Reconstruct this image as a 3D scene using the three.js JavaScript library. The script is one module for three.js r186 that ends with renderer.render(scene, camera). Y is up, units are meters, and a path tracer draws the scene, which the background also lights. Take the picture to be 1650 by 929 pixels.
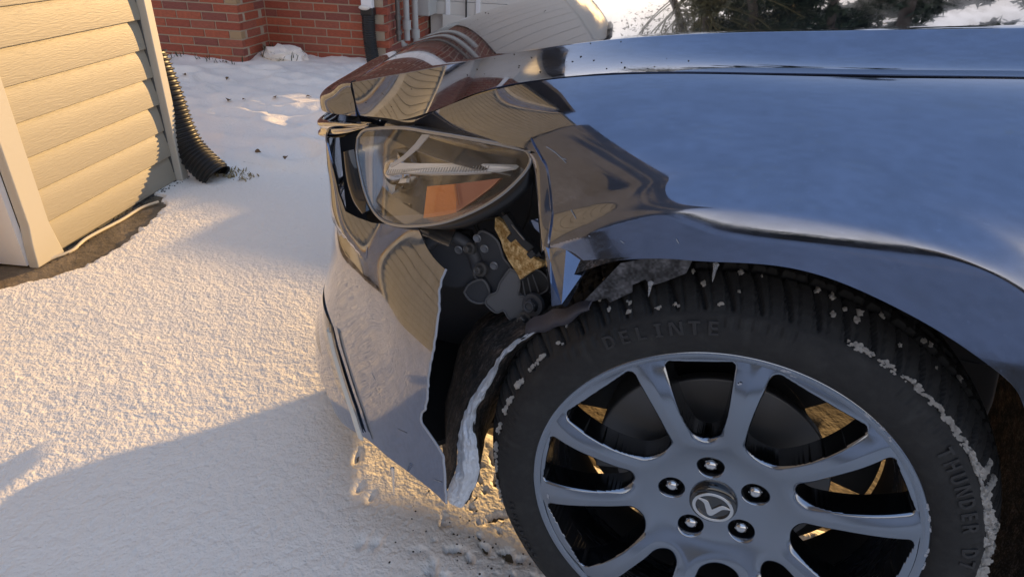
import * as THREE from 'three';
import { mergeGeometries } from 'three/addons/utils/BufferGeometryUtils.js';
import { ImprovedNoise } from 'three/addons/math/ImprovedNoise.js';
import { FontLoader } from 'three/addons/loaders/FontLoader.js';
import { TextGeometry } from 'three/addons/geometries/TextGeometry.js';
import { RoundedBoxGeometry } from 'three/addons/geometries/RoundedBoxGeometry.js';

// metres; x runs from the nose of the car (-) to its tail (+), y is up, z points out of the car's left side.
// The origin lies on the ground below the hub of the front left wheel.
const V = (x, y, z) => new THREE.Vector3(x, y, z);
const scene = new THREE.Scene();

// ---------------------------------------------------------------- camera
const camera = new THREE.PerspectiveCamera(47.466, 1650 / 929, 0.05, 600);
camera.position.set(-0.0676, 1.0107, 0.6722);
camera.up.set(-0.19383, 0.87273, -0.44807);
camera.lookAt(-0.0676 - 0.27645, 1.0107 - 0.48681, 0.6722 - 0.82861);
scene.add(camera);

// ---------------------------------------------------------------- sun and sky
const SUN_ALT = 10 * Math.PI / 180;
const SUN = V(0.3 * Math.cos(SUN_ALT), Math.sin(SUN_ALT), -0.954 * Math.cos(SUN_ALT)).normalize();
const sun = new THREE.DirectionalLight(new THREE.Color().setRGB(1.0, 0.62, 0.25), 4.4);
sun.position.copy(SUN).multiplyScalar(30);
sun.castShadow = true; sun.shadow.radius = 1;
sun.shadow.mapSize.set(2048, 2048);
Object.assign(sun.shadow.camera, { left: -8, right: 8, top: 8, bottom: -8, near: 1, far: 80 });
scene.add(sun, sun.target);
{
  const w = 256, h = 128, a = new Float32Array(w * h * 4);
  for (let j = 0; j < h; j++) for (let i = 0; i < w; i++) {
    const el = ((j + 0.5) / h - 0.5) * Math.PI, az = ((i + 0.5) / w - 0.5) * 2 * Math.PI;
    const d = V(Math.cos(el) * Math.cos(az), Math.sin(el), Math.cos(el) * Math.sin(az));
    const s = Math.max(0, Math.sin(el)), k = el < 0 ? 0 : Math.pow(1 - s, 3.2), c = el < 0 ? 0 : Math.max(0, d.dot(SUN));
    const g = 0.55 * Math.pow(c, 6) * Math.pow(1 - s, 2);
    const o = (j * w + i) * 4;
    a[o] = 0.205 + 1.15 * k + 0.55 * g; a[o + 1] = 0.292 + 0.86 * k + 0.36 * g; a[o + 2] = 0.462 + 0.46 * k + 0.12 * g; a[o + 3] = 1;
  }
  const t = new THREE.DataTexture(a, w, h, THREE.RGBAFormat, THREE.FloatType);
  t.mapping = THREE.EquirectangularReflectionMapping; t.magFilter = t.minFilter = THREE.LinearFilter; t.wrapS = THREE.RepeatWrapping; t.needsUpdate = true;
  scene.background = t; scene.environment = t;
}
const renderer = new THREE.WebGLRenderer({ antialias: true });
renderer.toneMapping = THREE.LinearToneMapping;
renderer.toneMappingExposure = 1.82;
renderer.shadowMap.enabled = true;

// ---------------------------------------------------------------- helpers
let seed = 7;
const rnd = () => { seed = (seed * 1664525 + 1013904223) >>> 0; return seed / 4294967296; };
const rr = (a, b) => a + (b - a) * rnd();
const noise = new ImprovedNoise();
const n3 = (x, y, z) => noise.noise(x, y, z);
const ss = (a, b, x) => { const t = Math.min(Math.max((x - a) / (b - a), 0), 1); return t * t * (3 - 2 * t); };
const mix = (a, b, t) => a + (b - a) * t;
const v3 = (p) => V(p[0], p[1], p[2]);
function spl(xs, ys) {                                     // natural cubic spline
  const n = xs.length, m = new Float64Array(n), c = new Float64Array(n), d = new Float64Array(n);
  for (let i = 1; i < n - 1; i++) {
    const h0 = xs[i] - xs[i - 1], h1 = xs[i + 1] - xs[i], b = 2 * (h0 + h1) - h0 * c[i - 1];
    c[i] = h1 / b; d[i] = (6 * ((ys[i + 1] - ys[i]) / h1 - (ys[i] - ys[i - 1]) / h0) - h0 * d[i - 1]) / b;
  }
  for (let i = n - 2; i > 0; i--) m[i] = d[i] - c[i] * m[i + 1];
  return (x) => {
    let i = 0; while (i < n - 2 && x > xs[i + 1]) i++;
    const h = xs[i + 1] - xs[i];
    if (x < xs[0]) return ys[0] + ((ys[1] - ys[0]) / h - h * (2 * m[0] + m[1]) / 6) * (x - xs[0]);
    if (x > xs[n - 1]) return ys[n - 1] + ((ys[n - 1] - ys[n - 2]) / h + h * (m[n - 2] + 2 * m[n - 1]) / 6) * (x - xs[n - 1]);
    const a = (xs[i + 1] - x) / h, b = (x - xs[i]) / h;
    return a * ys[i] + b * ys[i + 1] + ((a ** 3 - a) * m[i] + (b ** 3 - b) * m[i + 1]) * h * h / 6;
  };
}
function curve(pts, smooth = true) {                       // a 3D polyline or spline by its share of length, 0..1
  const q = pts.map((p) => p.isVector3 ? p : v3(p)), t = [0];
  for (let i = 1; i < q.length; i++) t.push(t[i - 1] + Math.max(q[i].distanceTo(q[i - 1]), 1e-6));
  const L = t[t.length - 1], u = t.map((x) => x / L);
  if (smooth && q.length > 2) { const f = ['x', 'y', 'z'].map((k) => spl(u, q.map((p) => p[k]))); return (s) => V(f[0](s), f[1](s), f[2](s)); }
  return (s) => { let i = 0; while (i < q.length - 2 && s > u[i + 1]) i++; return q[i].clone().lerp(q[i + 1], Math.min(Math.max((s - u[i]) / (u[i + 1] - u[i]), 0), 1)); };
}
function geo(pos, idx, uv) {
  const g = new THREE.BufferGeometry();
  g.setAttribute('position', new THREE.Float32BufferAttribute(pos, 3));
  g.setAttribute('uv', new THREE.Float32BufferAttribute(uv || new Array(pos.length / 3 * 2).fill(0), 2));
  g.setIndex(idx); g.computeVertexNormals(); return g;
}
function sheet(f, nu, nv, su = 1, sv = 1) {                // a surface f(u, v), open
  const pos = [], uv = [], idx = [];
  for (let j = 0; j <= nv; j++) for (let i = 0; i <= nu; i++) { const p = f(i / nu, j / nv); pos.push(p.x, p.y, p.z); uv.push(i / nu * su, j / nv * sv); }
  for (let j = 0; j < nv; j++) for (let i = 0; i < nu; i++) { const a = j * (nu + 1) + i, b = a + 1, c = a + nu + 1, d = c + 1; idx.push(a, b, c, b, d, c); }
  return geo(pos, idx, uv);
}
function shell(f, nu, nv, t, su = 1, sv = 1) {             // the same as a solid plate of thickness t (t < 0: to the other side)
  const front = sheet(f, nu, nv, su, sv), P = front.attributes.position, N = front.attributes.normal, n = P.count;
  const back = front.clone(), B = back.attributes.position;
  for (let i = 0; i < n; i++) B.setXYZ(i, P.getX(i) - N.getX(i) * t, P.getY(i) - N.getY(i) * t, P.getZ(i) - N.getZ(i) * t);
  const bi = back.index.array; for (let i = 0; i < bi.length; i += 3) { const k = bi[i]; bi[i] = bi[i + 1]; bi[i + 1] = k; }
  back.computeVertexNormals();
  const ring = []; const id = (i, j) => j * (nu + 1) + i;
  for (let i = 0; i < nu; i++) ring.push(id(i, 0)); for (let j = 0; j < nv; j++) ring.push(id(nu, j));
  for (let i = nu; i > 0; i--) ring.push(id(i, nv)); for (let j = nv; j > 0; j--) ring.push(id(0, j));
  const pos = [], idx = [];
  ring.forEach((r, k) => { const s = ring[(k + 1) % ring.length], b = pos.length / 3;
    for (const [A, q] of [[P, r], [P, s], [B, r], [B, s]]) pos.push(A.getX(q), A.getY(q), A.getZ(q)); idx.push(b, b + 2, b + 1, b + 1, b + 2, b + 3); });
  return mergeGeometries([front, back, geo(pos, idx)]);
}
const loft = (A, B, nu, nv, t, bump) => { const a = curve(A), b = curve(B); const f = (u, v) => { const p = a(u).lerp(b(u), v); return bump ? bump(p, u, v) : p; }; return t ? shell(f, nu, nv, t) : sheet(f, nu, nv); };
function plate(pts, t) {                                   // a polygon of 3D points with thickness t away from its front
  const q = pts.map((p) => p.isVector3 ? p : v3(p)), n = V(0, 0, 0);
  q.forEach((a, i) => { const b = q[(i + 1) % q.length]; n.x += (a.y - b.y) * (a.z + b.z); n.y += (a.z - b.z) * (a.x + b.x); n.z += (a.x - b.x) * (a.y + b.y); });
  n.normalize(); const flip = n.z < 0; if (flip) n.negate();
  const e1 = V(1, 0, 0).addScaledVector(n, -n.x).normalize(), e2 = n.clone().cross(e1), c = q[0];
  const s = q.map((p) => new THREE.Vector2(p.clone().sub(c).dot(e1), p.clone().sub(c).dot(e2)));
  const tri = THREE.ShapeUtils.triangulateShape(s, []), pos = [], idx = [], N = q.length, uv = [];
  q.forEach((p, i) => { pos.push(p.x, p.y, p.z); uv.push(s[i].x, s[i].y); });
  q.forEach((p, i) => { pos.push(p.x - n.x * t, p.y - n.y * t, p.z - n.z * t); uv.push(s[i].x, s[i].y); });
  tri.forEach(([a, b, d]) => idx.push(a, b, d, N + a, N + d, N + b));
  for (let i = 0; i < N; i++) { const j = (i + 1) % N; idx.push(i, N + i, j, j, N + i, N + j); }
  const g = geo(pos, idx, uv).toNonIndexed(); g.computeVertexNormals();
  g.setIndex([...Array(g.attributes.position.count).keys()]); return g;
}
const tube = (pts, r, seg = 24, rad = 8) => new THREE.TubeGeometry(new THREE.CatmullRomCurve3(pts.map((p) => p.isVector3 ? p : v3(p))), seg, r, rad);
const box = (w, h, d, x = 0, y = 0, z = 0, b = 0) => (b ? new RoundedBoxGeometry(w, h, d, 2, b) : new THREE.BoxGeometry(w, h, d)).translate(x, y, z);
const cleanMerge = (gs) => mergeGeometries(gs.map((g) => { const k = g.index ? g.toNonIndexed() : g.clone(); for (const n of Object.keys(k.attributes)) if (!['position', 'normal', 'uv'].includes(n)) k.deleteAttribute(n); return k; }));
const taken = {};
const numbered = (n) => { const k = taken[n] = (taken[n] ?? -1) + 1; return k ? `${n}_${String(k).padStart(3, '0')}` : n; };
function mesh(name, g, m, parent) { const o = new THREE.Mesh(Array.isArray(g) ? cleanMerge(g) : g, m); o.name = parent ? name : numbered(name); o.castShadow = o.receiveShadow = true; (parent || scene).add(o); return o; }
function group(name, parent) { const o = new THREE.Group(); o.name = parent ? name : numbered(name); (parent || scene).add(o); return o; }
function tag(o, label, category, grp, kind) { Object.assign(o.userData, { label, category }); if (grp) o.userData.group = grp; if (kind) o.userData.kind = kind; return o; }
const structure = (o) => { o.userData.kind = 'structure'; return o; };
function tex(w, h, f, srgb = true, rep = 1) {              // a computed texture; f(x, y) gives [r, g, b] or one number, 0..1
  const a = new Uint8Array(w * h * 4);
  for (let j = 0; j < h; j++) for (let i = 0; i < w; i++) { let c = f(i / w, j / h); if (!Array.isArray(c)) c = [c, c, c]; const o = (j * w + i) * 4; for (let k = 0; k < 3; k++) a[o + k] = Math.max(0, Math.min(255, c[k] * 255)); a[o + 3] = 255; }
  const t = new THREE.DataTexture(a, w, h); t.wrapS = t.wrapT = THREE.RepeatWrapping; t.magFilter = THREE.LinearFilter; t.minFilter = THREE.LinearMipmapLinearFilter; t.generateMipmaps = true;
  if (srgb) t.colorSpace = THREE.SRGBColorSpace; t.repeat.set(rep, rep); t.needsUpdate = true; return t;
}
const hash = (i, j, s) => { let h = (i * 374761393 + j * 668265263 + Math.round(s * 97) * 2147483647 + 1013) | 0; h = Math.imul(h ^ (h >>> 13), 1274126177); h ^= h >>> 16; return (h >>> 0) / 2147483648 - 1; };
const tn = (x, y, f, s = 0) => {                           // smooth noise -1..1 that tiles, about 4 f cells across
  const P = Math.max(2, Math.round(f * 4)), u = x * P, v = y * P, i = Math.floor(u), j = Math.floor(v), a = u - i, b = v - j, p = a * a * (3 - 2 * a), q = b * b * (3 - 2 * b);
  const h = (m, n) => hash((i + m) % P, (j + n) % P, s);
  return (h(0, 0) * (1 - p) + h(1, 0) * p) * (1 - q) + (h(0, 1) * (1 - p) + h(1, 1) * p) * q;
};
const lin = (r, g, b) => new THREE.Color().setRGB(r, g, b);
const std = (c, roughness, metalness = 0, more = {}) => new THREE.MeshPhysicalMaterial({ color: c, roughness, metalness, side: THREE.DoubleSide, ...more });
// ---------------------------------------------------------------- materials
const fineBump = tex(256, 256, (x, y) => 0.5 + 0.5 * tn(x, y, 14) * 0.6 + (rnd() - 0.5) * 0.5, false);
const grain = tex(512, 256, (x, y) => { const w = y * 22 + 1.6 * n3(x * 3, y * 9, 1); return 0.5 + 0.22 * Math.sin(w * 6.28) * (0.5 + n3(x * 4, y * 30, 5)) + 0.35 * n3(x * 9, y * 90, 3) + (rnd() - 0.5) * 0.15; }, false);
// road film on the paint: dried splashes and specks
const film = tex(1024, 1024, (x, y) => { let k = 0.985 + 0.03 * tn(x, y, 3) + 0.03 * tn(x, y, 11, 4) + (rnd() - 0.5) * 0.05; if (tn(x, y, 60, 2) > 0.8 && tn(x, y, 9, 5) > 0) k += 0.10; return Math.min(1, k * 0.93); });
const filmRough = tex(1024, 1024, (x, y) => 0.42 + 0.28 * tn(x, y, 3, 1) + 0.22 * tn(x, y, 14, 6) + (tn(x, y, 60, 2) > 0.75 ? 0.3 : 0) + (rnd() - 0.5) * 0.12, false);
for (const t of [film, filmRough]) t.repeat.set(3, 1.5);
const M = {
  paint: std(lin(0.198, 0.236, 0.335), 0.18, 0.95, { map: film, roughnessMap: filmRough, clearcoat: 1, clearcoatRoughness: 0.015 }),
  paintEdge: std(lin(0.36, 0.38, 0.42), 0.6),
  chrome: std(lin(0.72, 0.70, 0.66), 0.06, 1),
  gloss: std(lin(0.012, 0.012, 0.013), 0.08, 0, { clearcoat: 1, clearcoatRoughness: 0.02 }),
  black: std(lin(0.026, 0.026, 0.027), 0.5),
  primer: std(lin(0.07, 0.072, 0.08), 0.55), sheathing: std(lin(0.34, 0.26, 0.17), 0.9),
  dark: std(lin(0.022, 0.022, 0.024), 0.7),
  liner: std(lin(1, 1, 1), 0.85, 0, { map: tex(256, 256, (x, y) => { const k = tn(x, y, 5) + 0.6 * tn(x, y, 16, 4), s = tn(x, y, 26, 7) > 0.32 ? 0.16 : 0; return [0.17 + 0.13 * k + s, 0.15 + 0.10 * k + s, 0.135 + 0.08 * k + s * 1.05]; }), bumpMap: fineBump, bumpScale: 0.001 }),
  bracket: std(lin(0.16, 0.16, 0.165), 0.6, 0, { bumpMap: fineBump, bumpScale: 0.0004 }),
  bracketDark: std(lin(0.065, 0.067, 0.075), 0.5),
  tan: std(lin(1, 1, 1), 0.9, 0, { map: tex(128, 128, (x, y) => { const k = tn(x, y, 4) + 0.7 * tn(x, y, 12, 3); return [0.80 + 0.16 * k, 0.66 + 0.18 * k, 0.44 + 0.18 * k]; }, true, 14), bumpMap: fineBump, bumpScale: 0.002 }),  // tan brightened in the colour itself, standing in for sunlight
  steel: std(lin(0.35, 0.36, 0.38), 0.35, 0.9),
  dullsteel: std(lin(0.16, 0.155, 0.15), 0.55, 0.7),
  rim: std(lin(0.27, 0.30, 0.35), 0.42, 1, { clearcoat: 0.2, clearcoatRoughness: 0.2, roughnessMap: tex(512, 512, (x, y) => 0.55 + 0.25 * tn(x, y, 3) + 0.2 * tn(x, y, 20, 3), false) }),
  barrel: std(lin(0.03, 0.03, 0.031), 0.6, 0.3),
  rubber: std(lin(1, 1, 1), 0.82, 0, { map: tex(512, 256, (x, y) => { const k = 0.5 + 0.5 * tn(x, y, 9) + 0.3 * tn(x, y, 30, 2), d = Math.max(0, tn(x, y, 4, 8)) * 0.06; return [0.115 + 0.025 * k + d * 0.6, 0.115 + 0.025 * k + d * 0.6, 0.117 + 0.025 * k + d * 0.55]; }) , bumpMap: fineBump, bumpScale: 0.0003 }),
  letters: std(lin(0.026, 0.026, 0.027), 0.75),
  lipPlastic: std(lin(0.075, 0.075, 0.095), 0.4, 0.2, { bumpMap: fineBump, bumpScale: 0.0006 }),
  archMetal: std(lin(1, 1, 1), 0.6, 0.3, { map: tex(128, 128, (x, y) => { const k = 0.30 + 0.12 * tn(x, y, 3) + 0.10 * tn(x, y, 12, 4); return [k, k, k * 1.04]; }, true, 8), bumpMap: fineBump, bumpScale: 0.001 }),
  cap: std(lin(0.01, 0.01, 0.011), 0.12, 0, { clearcoat: 1 }),
  nut: std(lin(0.62, 0.62, 0.62), 0.22, 1),
  lens: new THREE.MeshPhysicalMaterial({ color: 0xffffff, roughness: 0.03, transmission: 1, thickness: 0, ior: 1.52, side: THREE.DoubleSide }),
  reflector: std(lin(0.55, 0.55, 0.56), 0.12, 1),
  lampGrey: std(lin(0.36, 0.36, 0.36), 0.28, 0.6),
  lampDark: std(lin(0.28, 0.28, 0.275), 0.26, 0.9),
  guide: std(lin(0.9, 0.9, 0.87), 0.25, 0, { clearcoat: 1 }),
  amber: std(lin(0.72, 0.21, 0.05), 0.22, 0.1, { clearcoat: 1, bumpMap: tex(64, 64, (x, y) => (Math.sin(x * 50.27) > 0 ? 0.9 : 0.2) * (Math.sin(y * 50.27) > 0 ? 1 : 0.6), false, 40), bumpScale: 0.001 }),
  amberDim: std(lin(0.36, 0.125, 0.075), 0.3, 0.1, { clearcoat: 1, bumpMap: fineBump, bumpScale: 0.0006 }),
  bezel: std(lin(0.01, 0.01, 0.011), 0.3), strip: std(lin(0.78, 0.72, 0.60), 0.4),
  snow: std(lin(0.90, 0.855, 0.785), 0.75, 0, { bumpMap: tex(1024, 1024, (x, y) => 0.5 + 0.20 * tn(x, y, 14) + 0.18 * tn(x, y, 30, 5) + 0.12 * tn(x, y, 64, 2) + (rnd() - 0.5) * 0.12, false), bumpScale: 0.0036 }),
  ice: new THREE.MeshPhysicalMaterial({ color: lin(0.9, 0.92, 0.95), roughness: 0.12, transmission: 0.8, thickness: 0.01, ior: 1.31 }),
  concrete: std(lin(1, 1, 1), 0.8, 0, { map: tex(512, 512, (x, y) => { const k = tn(x, y, 4) + 0.6 * tn(x, y, 15, 3) + (rnd() - 0.5) * 0.5; return [0.46 + 0.06 * k, 0.41 + 0.055 * k, 0.335 + 0.05 * k]; }), bumpMap: fineBump, bumpScale: 0.002 }),
  siding: std(lin(0.325, 0.297, 0.235), 0.55, 0, { bumpMap: grain, bumpScale: 0.0007 }),
  trim: std(lin(0.50, 0.475, 0.41), 0.5, 0, { bumpMap: grain, bumpScale: 0.0002 }),
  whiteTrim: std(lin(0.74, 0.755, 0.78), 0.55),
  whitewall: std(lin(0.60, 0.59, 0.56), 0.6),
  flashing: std(lin(0.10, 0.105, 0.11), 0.5, 0.4),
  mortar: std(lin(0.40, 0.33, 0.25), 0.95, 0, { bumpMap: fineBump, bumpScale: 0.003 }),
  pipe: std(lin(0.014, 0.015, 0.016), 0.45),
  pvc: std(lin(0.42, 0.43, 0.42), 0.5),
  roof: std(lin(0.08, 0.075, 0.07), 0.9),
  bark: std(lin(0.09, 0.07, 0.055), 0.95),
  leaf: std(lin(0.035, 0.055, 0.025), 0.8), leafPale: std(lin(0.10, 0.09, 0.035), 0.8),
  deadleaf: std(lin(0.14, 0.085, 0.04), 0.9), grass: std(lin(0.30, 0.25, 0.14), 0.9),
  wire: std(lin(0.58, 0.52, 0.40), 0.6), soil: std(lin(0.05, 0.04, 0.03), 0.95)
};
const brickTone = [[0.38, 0.098, 0.052], [0.33, 0.082, 0.048], [0.42, 0.115, 0.06], [0.26, 0.083, 0.062], [0.35, 0.108, 0.068]].map((c, k) =>
  std(lin(1, 1, 1), 0.9, 0, { map: tex(64, 32, (x, y) => { const n = 1 + 0.22 * n3(x * 7, y * 5, k) + 0.2 * n3(x * 24, y * 16, k) + (rnd() - 0.5) * 0.22; return c.map((v) => Math.pow(v * n, 1 / 2.2)); }), bumpMap: fineBump, bumpScale: 0.002 }));
const brickTan = std(lin(0.40, 0.28, 0.16), 0.9, 0, { bumpMap: fineBump, bumpScale: 0.002 });
// ---------------------------------------------------------------- ground, driveway and snow
structure(mesh('ground', new THREE.PlaneGeometry(500, 500).rotateX(-Math.PI / 2).translate(0, -0.09, 0), std(lin(0.62, 0.63, 0.66), 0.9)));
{ const g = box(4.6, 0.12, 2.9, -0.7, -0.06, -0.25), uv = g.attributes.uv; for (let i = 0; i < uv.count; i++) uv.setXY(i, uv.getX(i) * 6, uv.getY(i) * 4); structure(mesh('concrete_driveway', g, M.concrete)); }
const bareX = spl([-1.16, -1.0996, -0.9695, -0.8054, -0.6393, -0.5065, -0.4295, -0.3].map((v) => v), [-2.13, -2.0764, -2.0208, -1.963, -1.9397, -1.9863, -2.0384, -2.12]);
const dents = [[-0.6432, -0.1363], [-0.6086, -0.1255], [-0.5678, -0.022], [-0.5421, -0.029], [-0.6971, -0.2207], [-0.690, -0.205]];
const stomps = []; for (let i = 0; i < 60; i++) stomps.push([rr(-4.2, -0.8), rr(-3.4, -1.7), rr(0.10, 0.2), rr(0.3, 1)]);
function snowY(x, z) {
  const edge = -1.42 - 0.42 * (x + 2.26), lawn = ss(-0.02, 0.14, edge - z);
  let y = 0.011 + 0.004 * n3(x * 3, 0, z * 3) + 0.0016 * n3(x * 11, 2, z * 13) + (0.0009 * n3(x * 37, 4, z * 41) + 0.0010 * n3(x * 73, 7, z * 78)) * (0.85 + 0.7 * n3(x * 2.1, 9, z * 2.4));
  if (lawn > 0) {
    let b = 0.03 + 0.03 * n3(x * 1.6, 1, z * 2.3) + 0.022 * n3(x * 4.2, 5, z * 5.5) + 0.008 * n3(x * 13, 8, z * 14);
    for (const [sx, sz, sr, sd] of stomps) { const d = Math.hypot(x - sx, (z - sz) * 1.5) / sr; if (d < 1.8) b += sd * (-0.03 * Math.exp(-d * d * 2.5) + 0.024 * Math.exp(-((d - 1.15) ** 2) * 9)); }
    y += lawn * (b - 0.006);
  }
  for (const [dx, dz] of dents) { const d = Math.hypot((x - dx) / 0.007, (z - dz) / 0.014); if (d < 3) y -= 0.009 * Math.exp(-d * d); }
  // melted off along the foot of the siding, and patchy under the car
  if (z > -1.2 && z < -0.25) { const m = bareX(z) - x + 0.022 * n3(x * 22, 3, z * 22) + 0.014 * n3(x * 60, 3, z * 60); y = mix(y, -0.012, ss(-0.012, 0.02, m)); }
  const u = ss(-0.52, -0.36, x) * ss(0.12, 0.0, z) * ss(-0.4, -0.25, z); if (u > 0) y = mix(y, -0.006, u * 0.85 * ss(0.2, 0.5, n3(x * 34, 6, z * 38) + 0.4 * n3(x * 90, 1, z * 90)));
  y = mix(y, -0.012, ss(-0.34, -0.42, z + 0.03 * n3(x * 9, 1, z * 9)) * ss(-0.62, -0.5, x + 0.04 * n3(x * 7, 5, z * 9)) * ss(-1.55, -1.45, z));
  return y;
}
function snowSheet(x0, x1, z0, z1, step) { const nu = Math.round((x1 - x0) / step), nv = Math.round((z1 - z0) / step); return sheet((u, v) => { const x = mix(x0, x1, u), z = mix(z1, z0, v); return V(x, snowY(x, z), z); }, nu, nv, (x1 - x0) * 1.3, (z1 - z0) * 1.3); }
structure(mesh('driveway_snow', snowSheet(-2.75, 0.9, -1.62, 0.95, 0.0056), M.snow));
structure(mesh('lawn_snow', snowSheet(-5.6, 2.4, -5.6, -1.62, 0.021), M.snow));

// ---------------------------------------------------------------- small garage corner with siding
{
  const g = group('siding_garage'); g.position.set(-2.106, 0, -0.66); g.rotation.y = 103.1 * Math.PI / 180;
  tag(g, 'garage corner with cream lap siding and a sunlit cream corner trim', 'garage');
  const W = 0.703, prof = [[0.0, -0.004], [0.0004, 0.0115], [0.0025, 0.0127], [0.03, 0.0113], [0.055, 0.0096], [0.072, 0.0078], [0.085, 0.0055], [0.096, 0.0028], [0.104, 0.0005], [0.1095, -0.001]];
  const variants = [0, 1, 2].map((k) => { const G = sheet((u, v) => { const t = v * (prof.length - 1), i = Math.min(prof.length - 2, Math.floor(t)), f = t - i; return V(u * W, mix(prof[i][0], prof[i + 1][0], f), mix(prof[i][1], prof[i + 1][1], f)); }, 4, prof.length - 1, 2.4, 1.0); const uv = G.attributes.uv; for (let i = 0; i < uv.count; i++) uv.setXY(i, uv.getX(i) + k * 0.37, uv.getY(i) + k * 0.29); return G; });
  for (let r = 0; r < 25; r++) { const o = mesh('siding_board', variants[(r * 2) % 3], M.siding, g); o.position.set(0, 0.012 + r * 0.105, 0.002 * Math.sin(r * 2.3)); }
  const longer = variants[0].clone().scale(0.69 / W, 1, 1);  // second siding piece, out of view, placed to mirror gold in the bumper
  for (let r = 0; r < 25; r++) mesh('siding_board', longer, M.siding, g).position.set(-0.95, 0.012 + r * 0.105, 0);
  mesh('unseen_grey_wall', box(3.4, 3.3, 0.03, -2.67, 1.66, -0.03, 0.012), std(lin(0.19, 0.185, 0.185), 0.6), g);  // grey slab out of view, placed to darken the front wing reflection
  mesh('wall_core', box(0.80, 2.56, 1.5, -0.62, 1.3, -0.78), M.sheathing, g);
  mesh('niche_panel', box(0.18, 2.6, 0.02, -0.18, 1.31, -0.12), M.whiteTrim, g);
  mesh('niche_trim', box(0.03, 2.62, 0.05, -0.272, 1.31, 0.004, 0.004), M.trim, g);
  mesh('corner_post', box(0.046, 2.62, 0.075, W + 0.0245, 1.32, 0.003, 0.004), M.trim, g);
  mesh('post_channel', box(0.006, 2.6, 0.05, W - 0.0025, 1.31, -0.014), M.flashing, g);
  const t = new THREE.Shape(); t.moveTo(-0.004, 0); t.lineTo(-0.004, 2.62); t.lineTo(-0.078, 2.62); t.lineTo(-0.078, 0.13); t.lineTo(-0.088, 0.07); t.lineTo(-0.094, -0.0); t.lineTo(0.016, -0.0); t.lineTo(0.006, 0.05); t.lineTo(-0.004, 0.12); t.closePath();
  mesh('corner_trim', new THREE.ExtrudeGeometry(t, { depth: 0.026, bevelEnabled: true, bevelSize: 0.003, bevelThickness: 0.003, bevelSegments: 2 }).translate(0, 0.006, -0.006), M.trim, g);
  mesh('side_panel', box(0.02, 2.6, 1.7, -0.092, 1.31, -0.86), M.whiteTrim, g);
  mesh('wall_core', box(0.80, 2.56, 1.6, 0.335, 1.3, -0.83), M.sheathing, g);
  mesh('base_flashing', box(0.80, 0.03, 0.02, 0.32, 0.006, -0.004), M.flashing, g);
  mesh('roof', box(1.3, 0.12, 2.2, 0.33, 2.70, -0.75), M.roof, g);
}
tag(mesh('pale_cable', tube([[-2.0836, 0.004, -0.5668], [-2.078, 0.007, -0.6312], [-2.072, 0.006, -0.6973], [-2.095, 0.012, -0.7713], [-2.128, 0.008, -0.9499], [-2.150, 0.010, -1.0709], [-2.135, 0.012, -1.1311]].map(v3), 0.0055, 60), M.wire), 'pale cable lying loose along the foot of the siding', 'cable');
function corrugated(pts, r, pitch, amp) {
  const c = new THREE.CatmullRomCurve3(pts.map(v3)), L = c.getLength(), n = Math.round(L / pitch * 8), fr = c.computeFrenetFrames(n), rad = 28;
  return sheet((u, v) => { const i = Math.round(v * n), k = Math.max(0, Math.cos(v * L / pitch * 6.2832)) ** 0.6, R = r - amp * (1 - k), a = u * 6.2832; return c.getPointAt(v).addScaledVector(fr.normals[i], Math.cos(a) * R).addScaledVector(fr.binormals[i], Math.sin(a) * R); }, rad, n);
}
tag(mesh('drain_pipe', corrugated([[-2.345, 0.50, -1.44], [-2.30, 0.352, -1.435], [-2.268, 0.216, -1.43], [-2.222, 0.115, -1.43], [-2.11, 0.02, -1.43]], 0.067, 0.0185, 0.0085), M.pipe), 'black corrugated drain pipe leaning out behind the siding corner into the snow', 'drain pipe');

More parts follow.
